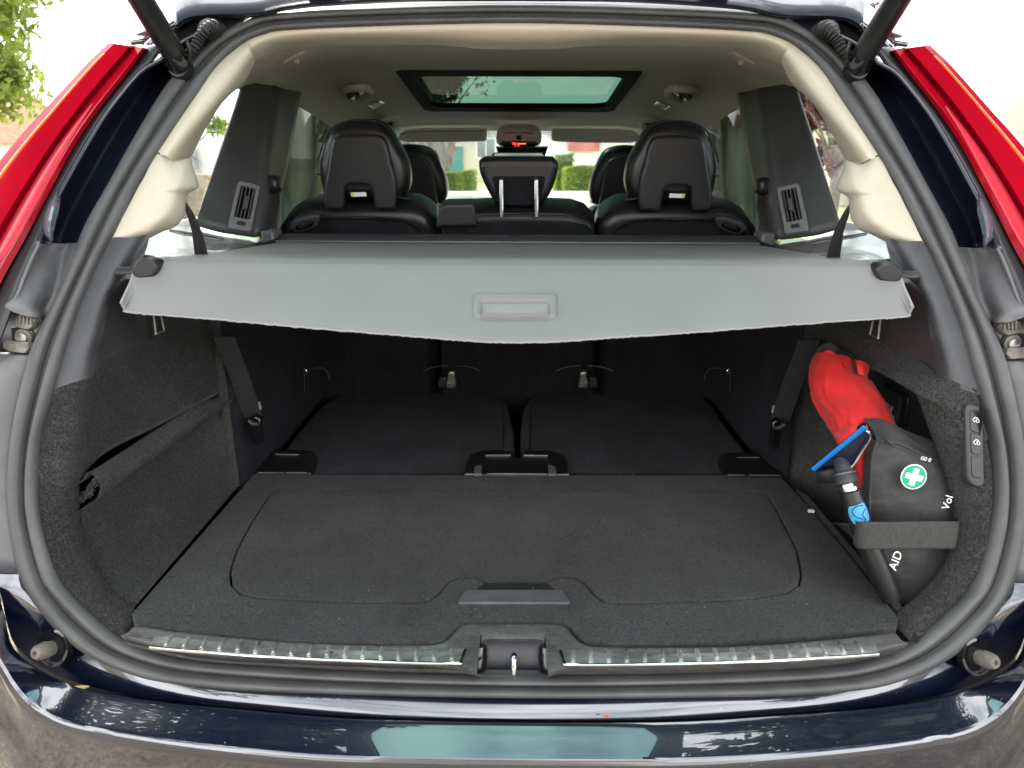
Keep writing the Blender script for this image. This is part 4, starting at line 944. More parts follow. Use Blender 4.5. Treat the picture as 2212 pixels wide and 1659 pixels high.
pplate('mirror_glass', [(1070, 331), (1170, 331), (1174, 335), (1172, 356), (1068, 356), (1067, 335)], (3.438, 1.4, 0), .003, .0, MT('mirror_coating', (.20, .24, .22), .1, 1), mrr)

def czz(x, y):
    hw = half(y); e = max(0, (abs(x)-.40)/(hw-.40)); return zs_(y)-(.075*e**2.2+.05*max(0, e-.8)*5*(e-.8))
def PC(u, v, off=0):
    d = ray(u, v); a, b = 1.0, 5.0
    g = lambda t: (CAMP.z+d.z*t) - (czz(CAMP.x+d.x*t, CAMP.y+d.y*t)-off)
    for _ in range(40):
        c = (a+b)/2
        if g(c) < 0: a = c
        else: b = c
    return CAMP+d*b
# ---- grab handles and lamps on the headliner
def handle(us, rr_=.010):
    c = [P(u, v, x=x) for u, v, x in us]
    h = tube('grab_handle', c, [rr_*.9, rr_, rr_, rr_*.9], liner, car, seg=10, n=5, flat=(1.1, .7, V((0, 0, 1))))
    return h
def rear_handle():
    h = tube('grab_handle', [PC(741, 197, .01), PC(752, 192, .03), PC(785, 189, .04), PC(797, 194, .04), PC(799, 201, .04), PC(788, 210, .03), PC(770, 217, .01)], [.011, .012, .012, .012, .012, .012, .008], liner, car, seg=10, n=4)
    c = PC(772, 203, .0)
    box('handle_cup', c, (.06, .14, .02), greyp, h, rot=Matrix.Rotation(R(-35), 3, 'Y'), bev=.01)
    return h
mir(rear_handle())
def front_handle():
    h = tube('grab_handle', [PC(822, 264, .01), PC(832, 258, .03), PC(850, 255, .04), PC(857, 260, .04), PC(856, 270, .03), PC(846, 280, .01)], .013, liner, car, seg=10, n=4)
    box('handle_cup', PC(842, 267, 0), (.04, .14, .03), greyp, h, bev=.01)
    return h
mir(front_handle())
def dome():
    q_ = [PC(794, 228, .006), PC(822, 218, .006), PC(831, 224, .006), PC(806, 236, .006)]
    d = fmesh('reading_lamp', q_+[p+V((0, 0, .02)) for p in q_], [(0, 1, 2, 3), (4, 7, 6, 5), (0, 4, 5, 1), (1, 5, 6, 2), (2, 6, 7, 3), (3, 7, 4, 0)], chrome, car, bev=.002)
    c = sum(q_, V((0, 0, 0)))/4; qq = [c+(p-c)*.7+V((0, -.001, -.002)) for p in q_]
    fmesh('lamp_lens', qq+[p+V((0, 0, .003)) for p in qq], [(0, 1, 2, 3), (4, 7, 6, 5), (0, 4, 5, 1), (1, 5, 6, 2), (2, 6, 7, 3), (3, 7, 4, 0)], white, d, bev=.001)
    return d
mir(dome())
def rlamp():
    q_ = [PC(612, 138, .005), PC(660, 112, .005), PC(672, 117, .005), PC(628, 145, .005)]
    c = sum(q_, V((0, 0, 0)))/4
    d = fmesh('coat_hook', q_+[p+V((0, 0, .03)) for p in q_], [(0, 1, 2, 3), (4, 7, 6, 5), (0, 4, 5, 1), (1, 5, 6, 2), (2, 6, 7, 3), (3, 7, 4, 0)], liner, car, bev=.003)
    tube('hook_button', [c+V((0, .004, .004)), c+V((0, -.004, -.006))], [.008, .006], liner, d, seg=12)
    return d
mir(rlamp())

# ---- dark area below: second row brackets, buckles
for u, s in ((976, -1), (1262, 1)):
    z0 = .79
    b = pplate('seat_bracket', [(u-8, 806), (u, 803), (u+7, 806), (u+5, 815), (u+10, 826), (u+9, 840), (u-9, 838), (u-13, 830), (u-9, 816)], (2.02, .85, -.2), .02, .004, steel, car)
    pplate('bracket_foot', [(u+12*s, 815), (u+26*s, 818), (u+30*s, 826), (u+29*s, 838), (u+12*s, 838)], (2.03, .85, -.2), .02, .004, darkp, b)
    pplate('bracket_base', [(u-12, 833), (u+6, 831), (u+6, 839), (u-12, 839)], (2.01, .85, -.2), .02, .003, greyp, b)
    for k in (-1, 1): tube('trim_edge', [P(u+k*8, 790, y=2.03), P(u+k*40, 793, y=2.03), P(u+k*62, 802, y=2.03)], .0012, greyp, b, seg=5, n=3)
for u in (656, 1577):
    k = 1 if u > 1000 else -1
    g = tube('child_seat_loop', [P(u, 794, y=1.83), P(u+1, 812, y=1.83), P(u+1, 846, y=1.83)], .0024, chrome, car, seg=8)
    tube('loop_bend', [P(u-k*1, 796, y=1.83), P(u-k*6, 800, y=1.83), P(u-k*6, 808, y=1.83), P(u, 814, y=1.83)], .0022, chrome, g, seg=8, n=3)
    tube('loop_surround', [P(u-k*12, 797, y=1.84), P(u-k*40, 795, y=1.84), P(u-k*52, 806, y=1.84), P(u-k*56, 822, y=1.84)], .0015, darkp, g, seg=6, n=3)
def low_belt():
    b = tube('lower_seat_belt', [P(484, 728, x=-.545), P(520, 820, x=-.543), P(547, 902, x=-.540)], .020, nylon, car, seg=8, flat=(1, .08, V((0, -1, 0))))
    pplate('belt_buckle', [(535, 905), (550, 898), (563, 905), (562, 925), (566, 955), (556, 963), (545, 958), (540, 925)], (1.46, .85, 0), .018, .004, glossb, b)
    tube('buckle_latch', [P(537, 908, y=1.45), P(546, 916, y=1.45), P(558, 916, y=1.45)], .005, darkp, b, seg=8)
    tube('buckle_tongue', [P(560, 868, y=1.46), P(563, 884, y=1.46)], .002, steel, b, seg=6)
    return b
mir(low_belt())
# small screw cap at the panel edge
box('edge_clip', P(1752, 1104, z=.754), (.012, .006, .006), white, car, bev=.001)

# ================================================================ LUGGAGE COVER
lc = thing('luggage_cover', 'grey roller load cover pulled half out across the boot with a sagging front flap', 'luggage cover', (0, 1.5, 1.2))
tube('roller_cassette', [V((-.555, 1.815, 1.205)), V((.555, 1.815, 1.205))], .022, blackp, lc, seg=20)
gridobj('cassette_lid', [[V((x, 1.765, 1.213)) for x in (-.545, .545)], [V((x, 1.775, 1.222)) for x in (-.545, .545)], [V((x, 1.795, 1.227)) for x in (-.545, .545)], [V((x, 1.83, 1.226)) for x in (-.545, .545)], [V((x, 1.84, 1.215)) for x in (-.545, .545)]], darkp, lc, nu=3, sharp=60)
tube('cassette_rail', [V((-.55, 1.768, 1.214)), V((.55, 1.768, 1.214))], .0035, greyp, lc, seg=8)
for s in (-1, 1): box('cassette_end', (s*.568, 1.80, 1.218), (.03, .07, .04), greyp, lc, bev=.006)
bot = [(262, 655), (268, 668), (282, 675), (420, 686), (600, 702), (760, 716), (900, 727), (1010, 736), (1113, 740)]
foldu = [(300, 572), (318, 569), (345, 567), (450, 567), (610, 568), (770, 568), (900, 569), (1010, 569), (1113, 569)]
xs_ = [.0, .02, .06, .14, .25, .4, .55, .75, 1]
rows = []
for k, ((bu, bv), (fu, fv)) in enumerate(zip(bot, foldu)):
    t_ = [0, .01, .03, .14, .36, .55, .72, .86, 1][k]
    ybt = 1.085-.065*(1-(1-t_)**2); b = P(bu, bv, y=ybt); f_ = P(fu, fv, y=1.165)
    back = V((f_.x*.93, 1.765, 1.212)); sag = .006*math.sin(t_*math.pi/2)
    q1 = f_.lerp(back, .06)+V((0, 0, .004)); q2_ = f_.lerp(back, .35)+V((0, 0, -sag)); q3 = f_.lerp(back, .7)+V((0, 0, -sag))
    m1_ = f_.lerp(b, .10)+V((0, -.004, .001)); m2_ = f_.lerp(b, .45)+V((0, 0, .0)); m3_ = f_.lerp(b, .8)+V((0, .0, .0))
    rows.append([back, q3, q2_, q1, f_, m1_, m2_, m3_, b])
rows[-1] = [V((0, p.y, p.z)) for p in rows[-1]]
FR = rows+[[mirx(p) for p in r_] for r_ in rows[-2::-1]]
gridobj('cover_sheet', FR, coverm, lc, nu=4, nv=4, solid=.003, off=0, sharp=70)
# frayed lower edge
edge = spline([r_[-1] for r_ in FR][1:-1], 30); random.seed(5)
tube('cover_hem', [p+V((0, 0, random.gauss(0, .00035))) for p in edge], .0015, cover_edge, lc, seg=6)
side_e = [FR[0][i] for i in range(4, 9)]
for s in (1, -1): tube('side_hem', [V((s*p.x, p.y-.001, p.z)) for p in side_e], .002, cover_edge, lc, seg=6, n=4)
kf = (P(1113, 569, y=1.165), P(1113, 740, y=1.02)); kk = (kf[0].y-kf[1].y)/(kf[0].z-kf[1].z)
hp = (kf[0].y-.012, kf[0].z, kk)
hf = pplate('pull_handle', [(1020, 640), (1022, 633), (1030, 629.5), (1196, 629.5), (1203, 633), (1205, 641), (1205, 676), (1202, 683), (1194, 685.5), (1032, 685.5), (1023, 683), (1020, 676)], hp, .016, .0062, coverm, lc, holes=[[(1041, 653), (1045, 650), (1181, 650), (1185, 653), (1185, 675), (1180, 678), (1045, 678), (1041, 675)]], res=4)
pplate('handle_plate', [(1043, 651), (1183, 651), (1183, 677), (1043, 677)], (hp[0]+.009, hp[1], kk), .003, .0005, MT('handle_inset_grey', (.19, .185, .177), .5, bump=(900, .1, .0004)), lc)
for s in (1, -1):
    e = [P(u, v, y=1.135) for u, v in [(300, 604), (290, 598), (283, 590), (284, 575), (296, 562), (315, 558), (331, 562), (340, 573), (340, 587), (332, 599), (312, 602)]]
    lo = [V((s*p.x, p.y, p.z)) for p in e]
    vs_ = lo+[p+V((0, .03, 0)) for p in lo]; n0 = len(lo)
    fs_ = [tuple(range(n0)), tuple(range(2*n0-1, n0-1, -1))]+[(i, n0+i, n0+(i+1) % n0, (i+1) % n0) for i in range(n0)]
    fmesh('end_bracket', vs_, fs_, blackp, lc, bev=.004)
    a = [P(u, v, y=1.15) for u, v in [(256, 588), (270, 589), (284, 588), (300, 586)]]
    tube('guide_pin', [V((s*p.x, p.y, p.z)) for p in a], .010, blackp, lc, seg=8, n=3)

# ================================================================ THINGS IN THE BIN
# red rolled bag
def lump(name, path, radii, mat, parent, seg=84, amp=.006, fr=14, squash=(1, 1), up=V((0, 0, 1)), seed=0, caps=True, fold=0):
    pts = spline(path, 14); rows = []
    m_ = len(pts)
    for i, p in enumerate(pts):
        t_ = (pts[min(i+1, m_-1)]-pts[max(i-1, 0)]).normalized(); a = up.cross(t_).normalized(); b = t_.cross(a)
        q_ = i/(m_-1)*(len(radii)-1); k = min(int(q_), len(radii)-2); f_ = q_-k
        ra = radii[k][0]*(1-f_)+radii[k+1][0]*f_; rb = radii[k][1]*(1-f_)+radii[k+1][1]*f_
        row = []
        for j in range(seg):
            an = 2*math.pi*j/seg; ca, sa = math.cos(an), math.sin(an)
            ca = math.copysign(abs(ca)**.8, ca); sa = math.copysign(abs(sa)**.8, sa)
            q3 = p+a*ra*ca+b*rb*sa
            nn = noise.noise(q3*fr+V((seed, 0, 0)))*amp+noise.noise(q3*fr*2.7+V((seed, 5, 0)))*amp*.5
            if fold:
                ca2, sa2 = math.cos(an), math.sin(an)
                nn += fold*(1-2.2*abs(noise.noise(V((ca2*1.5, sa2*1.5, i*.022+seed)))))*.55+fold*.35*(1-3*abs(noise.noise(V((ca2*2.6+i*.03, sa2*2.6, i*.05+seed*2)))))-fold*.5
            row.append(q3+(a*ca+b*sa)*nn)
        rows.append(row)
    vs_ = [q for r_ in rows for q in r_]; fs_ = []
    for i in range(m_-1):
        for j in range(seg): k = (j+1) % seg; fs_.append((i*seg+j, i*seg+k, (i+1)*seg+k, (i+1)*seg+j))
    if caps: fs_.append(tuple(range(seg))[::-1]); fs_.append(tuple((m_-1)*seg+j for j in range(seg)))
    return fmesh(name, vs_, fs_, mat, parent, True, sharp=60)
rb = thing('red_bag', 'crumpled bright red fabric bag standing upright in the side bin behind the black kit', 'bag', P(1900, 1200, y=1.12))
pth = [P(1810, 781, y=1.32), P(1808, 795, y=1.31), P(1815, 840, y=1.27), P(1845, 890, y=1.22), P(1872, 940, y=1.17), P(1893, 990, y=1.14), P(1898, 1050, y=1.12), P(1905, 1120, y=1.10)]
lump('bag_body', pth, [(.034, .02), (.046, .032), (.050, .038), (.047, .038), (.047, .036), (.045, .034), (.034, .03), (.03, .028)], redcloth, rb, amp=.003, fr=9, seed=3, up=V((0, -1, 0)), fold=.0075)
tube('bag_seam', [P(u, v, y=y) for u, v, y in [(1818, 783, 1.275), (1835, 815, 1.245), (1852, 850, 1.215), (1862, 885, 1.185), (1874, 905, 1.163), (1890, 935, 1.140), (1905, 945, 1.13)]], .0012, redthread, rb, seg=6, n=5)
gridobj('bag_tail', [[P(1848, 778, y=1.28), P(1858, 780, y=1.26), P(1875, 790, y=1.27)], [P(1850, 790, y=1.255), P(1862, 796, y=1.25), P(1874, 800, y=1.26)], [P(1856, 808, y=1.25), P(1864, 812, y=1.245), P(1869, 814, y=1.25)]], redcloth, rb, nu=4, nv=4, solid=.003)
gridobj('bag_flap', [[P(1803, 938, y=1.155), P(1830, 925, y=1.13), P(1870, 918, y=1.13)], [P(1810, 950, y=1.12), P(1840, 950, y=1.105), P(1880, 945, y=1.115)], [P(1818, 965, y=1.13), P(1850, 985, y=1.105), P(1885, 985, y=1.115)], [P(1835, 1000, y=1.14), P(1856, 1030, y=1.105), P(1875, 1040, y=1.11)], [P(1856, 1050, y=1.13), P(1866, 1075, y=1.105), P(1872, 1085, y=1.11)]], redcloth, rb, nu=5, nv=5, solid=.003)
tube('bag_handle', [P(1778, 790, y=1.33), P(1768, 775, y=1.33), P(1776, 758, y=1.34), P(1795, 752, y=1.34), P(1812, 768, y=1.33), P(1840, 778, y=1.31)], .010, nylon, rb, seg=10, n=5, flat=(1, .35, V((0, -1, 0))))
for k in range(7):
    a = P(1872+k*2.3, 903+k*5.5, y=1.150-.002*k)
    tube('loose_thread', [a, a+V((random.uniform(-.006, .01), -.006, random.uniform(-.004, .006))), a+V((random.uniform(-.008, .012), -.002, random.uniform(-.012, .004)))], .0007, redthread, rb, seg=4, n=3)

# first aid pouch
fa = thing('first_aid_kit', 'black nylon first aid pouch with round green badge and white cross held by a strap', 'first aid kit', P(1960, 1300, y=1.05))
g_ = [[(1893, 952), (1935, 955), (1985, 978), (2040, 1000), (2048, 1003)],
      [(1884, 985), (1930, 985), (1985, 1000), (2040, 1020), (2060, 1025)],
      [(1879, 1050), (1920, 1050), (1985, 1055), (2045, 1060), (2072, 1062)],
      [(1877, 1100), (1920, 1105), (1985, 1110), (2045, 1115), (2076, 1116)],
      [(1882, 1155), (1925, 1155), (1985, 1158), (2045, 1158), (2076, 1158)],
      [(1895, 1200), (1930, 1202), (1985, 1205), (2040, 1205), (2072, 1206)],
      [(1912, 1245), (1945, 1250), (1990, 1255), (2020, 1255), (2058, 1258)],
      [(1930, 1285), (1955, 1292), (1985, 1300), (1998, 1298), (2020, 1300)],
      [(1945, 1304), (1960, 1310), (1975, 1312), (1985, 1310), (1995, 1312)]]
def kit(u, v, bul=0): return P(u, v, pl=(1.085-bul, .95, .10))
def kitrow(r_, i):
    out = []
    for j, (u, v) in enumerate(r_):
        e = math.sin(math.pi*min(max((j+.25)/4.5, 0), 1))*math.sin(math.pi*min(max((i+.6)/9.2, 0), 1))
        pinch = .014 if i == 4 else 0
        out.append(kit(u, v, .026*e**.6-pinch+.006*noise.noise(V((u*.035, v*.02, 1)))+.004*noise.noise(V((u*.08+v*.03, v*.03, 4)))))
    return out
fr_ = [kitrow(r_, i) for i, r_ in enumerate(g_)]
gridobj('pouch_front', fr_, nylon, fa, nu=5, nv=5, sharp=80)
gridobj('pouch_back', [[p+V((.006, .035, .004)) for p in r_] for r_ in fr_], nylon, fa, nu=3, nv=3)
gridobj('pouch_gusset', [[p, p+V((.003, .02, .008)), q_+V((.0, .03, .010)), q_] for p, q_ in zip(fr_[0], [p+V((.006, .035, .004)) for p in fr_[0]])], nylon, fa, nu=4, nv=3)
gridobj('pouch_side', [[r_[0], r_[0]+V((-.003, .018, 0)), r_[0]+V((.006, .035, .004))] for r_ in fr_], nylon, fa, nu=4, nv=3)
gridobj('pouch_flap_fold', [[P(u, v, y=y) for u, v, y in r_] for r_ in [[(1905, 948, 1.10), (1935, 950, 1.10), (1960, 962, 1.105)], [(1915, 955, 1.075), (1942, 962, 1.08), (1975, 980, 1.085)], [(1935, 965, 1.082), (1965, 975, 1.09), (2030, 1000, 1.10)]]], nylon, fa, nu=4, nv=4, solid=.002)
bc = P(1974, 1030, pl=(1.047, .95, .10)); Mb = basis(bc, V((1, 0, 0)), V((-.15, -1, .12)))
s_ = 1 if (Mb.to_3x3() @ V((0, 1, 0))).z > 0 else -1
circ = lambda r_: [(r_*math.cos(2*math.pi*k/40), r_*math.sin(2*math.pi*k/40)) for k in range(40)]
px = 1.10/F
bd = plate('badge_rim', [circ(28.5*px)], Mb, .0012, 0, white, fa)
plate('badge_disc', [circ(26*px)], Mb @ Matrix.Translation((0, 0, .0006)), .001, 0, green, fa)
a_, b_ = 6.3*px, 19.5*px
cross = [(-a_, -b_), (a_, -b_), (a_, -a_), (b_, -a_), (b_, a_), (a_, a_), (a_, b_), (-a_, b_), (-a_, a_), (-b_, a_), (-b_, -a_), (-a_, -a_)]
plate('badge_cross', [cross], Mb @ Matrix.Rotation(R(-s_*14), 4, 'Z') @ Matrix.Translation((0, 0, .0012)), .001, 0, white, fa)
def tm(u, v, ang, y0): # text frame on the pouch
    Mx = basis(P(u, v, pl=(y0, .95, .10)), V((1, 0, 0)), V((-.1, -1, .1))); return Mx @ Matrix.Rotation(R(ang), 4, 'Z')
text('pouch_print', 'AID K', tm(1939, 1201, 76, 1.036), .0180, white, fa, shear=.15)
text('pouch_side_print', 'Vol', tm(2047, 1086, 78, 1.042), .016, white, fa, shear=.1)
text('pouch_top_print', 'IS0 0', tm(2000, 992, -14, 1.058), .008, white, fa)

tube('pouch_piping', [r_[0]+V((0, -.001, 0)) for r_ in fr_], .0022, nylon, fa, seg=7, n=5)
tube('pouch_hem', [p+V((0, -.002, 0)) for p in fr_[0]], .0020, nylon, fa, seg=7, n=5)
tube('hem_stitching', [p.lerp(q_, .35)+V((0, -.0015, 0)) for p, q_ in zip(fr_[0], fr_[1])], .0008, webbing, fa, seg=5, n=5)
# elastic strap (belongs to the car)
st = []
for v0 in (1126, 1140, 1170, 1184):
    st.append([P(1846, v0+3, y=1.045), P(1862, v0+1, y=1.020), P(1920, v0+1, y=1.016), P(1990, v0, y=1.018), P(2050, v0, y=1.025), P(2072, v0, y=1.04)])
st[0][0] = P(1846, 1128, y=1.05); st[-1][0] = P(1856, 1186, y=1.05)
gridobj('retaining_band', st, webbing, car, nu=3, nv=5, solid=.002)
gridobj('band_anchor', [[P(1800, 1127, y=1.12), P(1850, 1130, y=1.06)], [P(1815, 1135, y=1.12), P(1855, 1150, y=1.06)], [P(1850, 1165, y=1.12), P(1862, 1178, y=1.06)]], darkp, car, nu=2, nv=2, solid=.003)

# squeegee
sq = thing('window_squeegee', 'blue edged window squeegee with black tube handle leaning against the red bag', 'squeegee', P(1920, 1290, y=1.03))
h0 = P(1820, 1008, y=1.075); h1 = P(1832, 1050, y=1.06); h2 = P(1846, 1095, y=1.05); h3 = P(1872, 1170, y=1.04); h4 = P(1925, 1290, y=1.03)
tube('handle_neck', [P(1815, 995, y=1.085), h0, h0.lerp(h1, .3)], [.010, .012, .014], darkp, sq, seg=16)
tube('handle_grip', [h0.lerp(h1, .2), h0.lerp(h1, .28), h0.lerp(h1, .85), h0.lerp(h1, .9)], [.013, .0155, .0165, .0145], darkp, sq, seg=20)
tube('grip_ring', [h0.lerp(h1, .34), h0.lerp(h1, .40)], .0165, greyp, sq, seg=20)
tube('chrome_ferrule', [h0.lerp(h1, .92), h1, h1.lerp(h2, .18), h1.lerp(h2, .2)], [.0125, .0135, .0135, .012], chrome, sq, seg=20)
tube('handle_tube', [h1.lerp(h2, .22), h1.lerp(h2, .25), h2, h3, h4], [.013, .0155, .0155, .016, .016], blackp, sq, seg=20)
ld = (h3-h2).normalized(); sl = ld.cross(V((0, -1, 0))).normalized(); nn = sl.cross(ld); nn = nn if nn.y < 0 else -nn
lc_ = h2.lerp(h3, .12)
rows = []
for i in range(7):
    t_ = (-1+2*i/6)*.8; w_ = math.sqrt(max(1-t_*t_*.85, 0.02))
    rows.append([lc_+ld*t_*.0185+(sl*math.sin(a)+nn*math.cos(a))*.0163 for a in [w_*q_ for q_ in (-1.0, -.5, 0, .5, 1.0)]])
gridobj('round_sticker', rows, cyan, sq, nu=3, nv=3)
tube('sticker_arrow', [lc_+ld*a+(sl*math.sin(b)+nn*math.cos(b))*.0168 for a, b in ((-.011, -.5), (-.013, .1), (-.007, .55), (.002, .4), (.008, -.1))], .0008, navyink, sq, seg=5, n=4)
tube('sticker_arrow', [lc_+ld*a+(sl*math.sin(b)+nn*math.cos(b))*.0168 for a, b in ((-.004, -.6), (.002, -.2), (.011, -.3), (.013, .2), (.008, .6))], .0008, navyink, sq, seg=5, n=4)
# head: blade plane runs between the two ends of the blue edge
e0 = P(1757, 1014, y=1.11); e1 = P(1868, 923, y=1.05)
ex = (e1-e0); up_ = V((.25, .25, -1)); up_ = (up_-ex.normalized()*up_.dot(ex.normalized())).normalized()
s0 = P(1816, 1000, y=1.08)
rows = []
for i in range(13):
    t_ = i/12; a = e0.lerp(e1, t_); arc = .034*math.sin(math.pi*(.05+.90*t_))
    c_ = P(1757+111*t_+26*math.sin(math.pi*t_), 1014-91*t_+22*math.sin(math.pi*t_), y=1.11-.06*t_+.006)
    rows.append([a, a.lerp(c_, .5)+V((0, -.003, 0)), c_])
hb = gridobj('rubber_head', rows, blackp, sq, nu=2, nv=2, solid=.010)
tube('blue_blade_edge', [e0, e0.lerp(e1, .5), e1], .0034, blue, sq, seg=8, flat=(1.3, .9, V((0, -1, 0))))
wb = [P(1773, 1006, y=1.10), P(1866, 926, y=1.05), P(1878, 935, y=1.055), P(1881, 948, y=1.06), P(1845, 1005, y=1.075), P(1826, 1006, y=1.08)]
fmesh('head_web', wb+[p+V((0, .006, 0)) for p in wb], [(0, 1, 2, 3, 4, 5), (11, 10, 9, 8, 7, 6)]+[(i, 6+i, 6+(i+1) % 6, (i+1) % 6) for i in range(6)], MT('squeegee_plastic', (.008, .012, .03), .3), sq, True)
tube('steel_frame', [P(1870, 930, y=1.045), P(1876, 934, y=1.045), P(1879, 946, y=1.05), P(1862, 975, y=1.06), P(1842, 1007, y=1.066), P(1836, 1008, y=1.068)], .0021, chrome, sq, seg=8, n=4)
gridobj('sponge_block', [[P(1765, 1012, y=1.12), P(1810, 1006, y=1.10)], [P(1768, 1026, y=1.12), P(1816, 1018, y=1.10)], [P(1770, 1036, y=1.12), P(1820, 1036, y=1.10)]], rubberd, sq, solid=.012)

# ================================================================ OUTSIDE
def structure(o): o['kind'] = 'structure'; return o
grassm = MT('dry_grass', (.36, .36, .14), .95, var=[(.6, .3), (6, .3), (60, .3)], bump=(30, 1, .05))
gravel = MT('gravel', (.165, .140, .098), .9, var=[(1.3, .35), (9, .35), (40, .4)], bump=(35, 1, .02), speck=(16, .66, (.24, .20, .13)))
asph = MT('asphalt', (.20, .195, .18), .9, var=[(2, .15), (30, .2)])
gr = structure(fmesh('ground', [V((x, y, 0)) for x, y in ((-400, -300), (400, -300), (400, 600), (-400, 600))], [(0, 1, 2, 3)], gravel, None, False))
structure(fmesh('lawn', [V((x, y, .004)) for x, y in ((-60, 9), (60, 9), (60, 70), (-60, 70))], [(0, 1, 2, 3)], grassm, None, False))
structure(fmesh('road', [V((x, y, .008)) for x, y in ((-80, 24), (80, 24), (80, 29), (-80, 29))], [(0, 1, 2, 3)], asph, None, False))
def leafmat(name, c, tr=.35):
    m_ = bpy.data.materials.new(name); m_.use_nodes = True; nt = m_.node_tree; n = nt.nodes; l = nt.links
    b = n['Principled BSDF']; b.inputs['Roughness'].default_value = .7
    t = n.new('ShaderNodeTexCoord'); q = n.new('ShaderNodeTexNoise'); q.inputs['Scale'].default_value = 1.7; l.new(t.outputs['Object'], q.inputs['Vector'])
    q2 = n.new('ShaderNodeTexNoise'); q2.inputs['Scale'].default_value = 25; l.new(t.outputs['Object'], q2.inputs['Vector'])
    ad = n.new('ShaderNodeMath'); ad.operation = 'ADD'; l.new(q.outputs[0], ad.inputs[0]); l.new(q2.outputs[0], ad.inputs[1])
    r = n.new('ShaderNodeValToRGB'); r.color_ramp.elements[0].position = .75; r.color_ramp.elements[1].position = 1.25
    mr = n.new('ShaderNodeMapRange'); mr.inputs[1].default_value = .7; mr.inputs[2].default_value = 1.3; l.new(ad.outputs[0], mr.inputs[0])
    r.color_ramp.elements[0].position = 0; r.color_ramp.elements[1].position = 1
    r.color_ramp.elements[0].color = (*[x*.55 for x in c], 1); r.color_ramp.elements[1].color = (*[min(x*1.7, 1) for x in c], 1)
    l.new(mr.outputs[0], r.inputs[0]); l.new(r.outputs[0], b.inputs['Base Color'])
    tl = n.new('ShaderNodeBsdfTranslucent'); l.new(r.outputs[0], tl.inputs[0]); mx = n.new('ShaderNodeMixShader'); mx.inputs[0].default_value = tr
    l.new(b.outputs[0], mx.inputs[1]); l.new(tl.outputs[0], mx.inputs[2]); l.new(mx.outputs[0], n['Material Output'].inputs[0]); return m_
lg = leafmat('green_leaves', (.17, .22, .035)); lh = leafmat('hedge_leaves', (.19, .27, .03)); lp = leafmat('plum_leaves', (.075, .030, .034)); lo_ = leafmat('autumn_leaves', (.22, .11, .045)); lpine = leafmat('dark_conifer', (.022, .045, .022), .1)
bark = MT('bark', (.16, .135, .11), .9, var=(12, .3), bump=(30, 1, .02))
def leaves(name, pts, size, mat, parent, seed=0):
    rnd = random.Random(seed); vs_, fs_ = [], []
    for p in pts:
        a = V((rnd.gauss(0, 1), rnd.gauss(0, 1), rnd.gauss(0, 1))).normalized(); b = a.orthogonal().normalized(); b = (b*math.cos(rnd.random()*6)+a.cross(b)*math.sin(rnd.random()*6)).normalized()
        s_ = size*rnd.uniform(.6, 1.3); n0 = len(vs_)
        vs_ += [p-a*s_, p-b*s_*.45, p+a*s_, p+b*s_*.45]; fs_.append((n0, n0+1, n0+2, n0+3))
    return fmesh(name, vs_, fs_, mat, parent, False)
def tree(label, base, h, cr_, n, mat, lsize, group=None, trunk=.15, seed=1, name='leafy_tree', bare=False, clusters=26, low=.3, cone=False):
    rnd = random.Random(seed)
    t = thing(name, label, 'tree', base, group); B_ = V(base)
    top = B_+V((rnd.uniform(-.3, .3), 0, h*.72))
    tk = tube('trunk', [B_, B_+V((.1*h*.1, 0, h*.3)), top], [trunk, trunk*.75, trunk*.2], bark, t, seg=9, n=3)
    cl_ = []; bvs = []
    for k in range(clusters):
        zt = rnd.uniform(low, 1.0); rad = cr_*(1-zt)*1.2 if cone else cr_*math.sqrt(max(0.05, 1-((zt-low)/(1-low)*1.7-.75)**2*.8))
        an = rnd.random()*6.283; rr_ = rad*math.sqrt(rnd.random())
        c = B_+V((math.cos(an)*rr_, math.sin(an)*rr_, h*zt)); cl_.append((c, cr_*rnd.uniform(.22, .42)))
        st_ = B_+V((0, 0, h*max(.25, zt-.3)*.8)); tube('limb', [st_, st_.lerp(c, .5)+V((0, 0, .06*h)), c], [trunk*.35, trunk*.2, trunk*.05], bark, t, seg=5, n=2)
    pts = []
    for k in range(n):
        c, r_ = rnd.choice(cl_); d = V((rnd.gauss(0, 1), rnd.gauss(0, 1), rnd.gauss(0, .8))).normalized()*r_*rnd.random()**.45
        pts.append(c+d)
    leaves('crown', pts, lsize, mat, t, seed)
    return t
# left: tree seen beside the lamp
tree('tall green tree left of the car, sky showing through its crown', (-10.0, 14.0, 0), 6.8, 1.8, 9000, lg, .11, seed=4, clusters=34, low=.32)
tree('small olive green tree seen through the left quarter window', (-9.0, 21, 0), 4.1, 1.3, 5200, lg, .10, seed=9, clusters=20, low=.25)
tree('dark plum leaved tree seen through the right quarter window', (6.9, 17.5, 0), 4.4, 1.1, 6000, lp, .10, seed=12, clusters=26, low=.3, name='plum_tree')
tree('rust and green tree ahead on the left of the windscreen view', (-5.3, 38, 0), 4.6, 1.9, 7000, lo_, .15, seed=21, clusters=24, low=.25)
tree('yellow green tree behind the rust coloured one', (-8.8, 44, 0), 5.0, 2.2, 6000, lg, .18, seed=22, clusters=22, low=.2)
tree('nearly bare pale barked tree in the middle of the windscreen view', (-2.9, 31, 0), 4.6, 1.7, 900, lg, .10, seed=31, clusters=16, low=.5, trunk=.16, name='bare_tree')
tree('tall dark conifer whose top shows through the roof window', (-2.7, 24, 0), 7.4, 1.35, 14000, lpine, .12, seed=41, clusters=50, low=.36, trunk=.12, name='conifer_tree', cone=False)
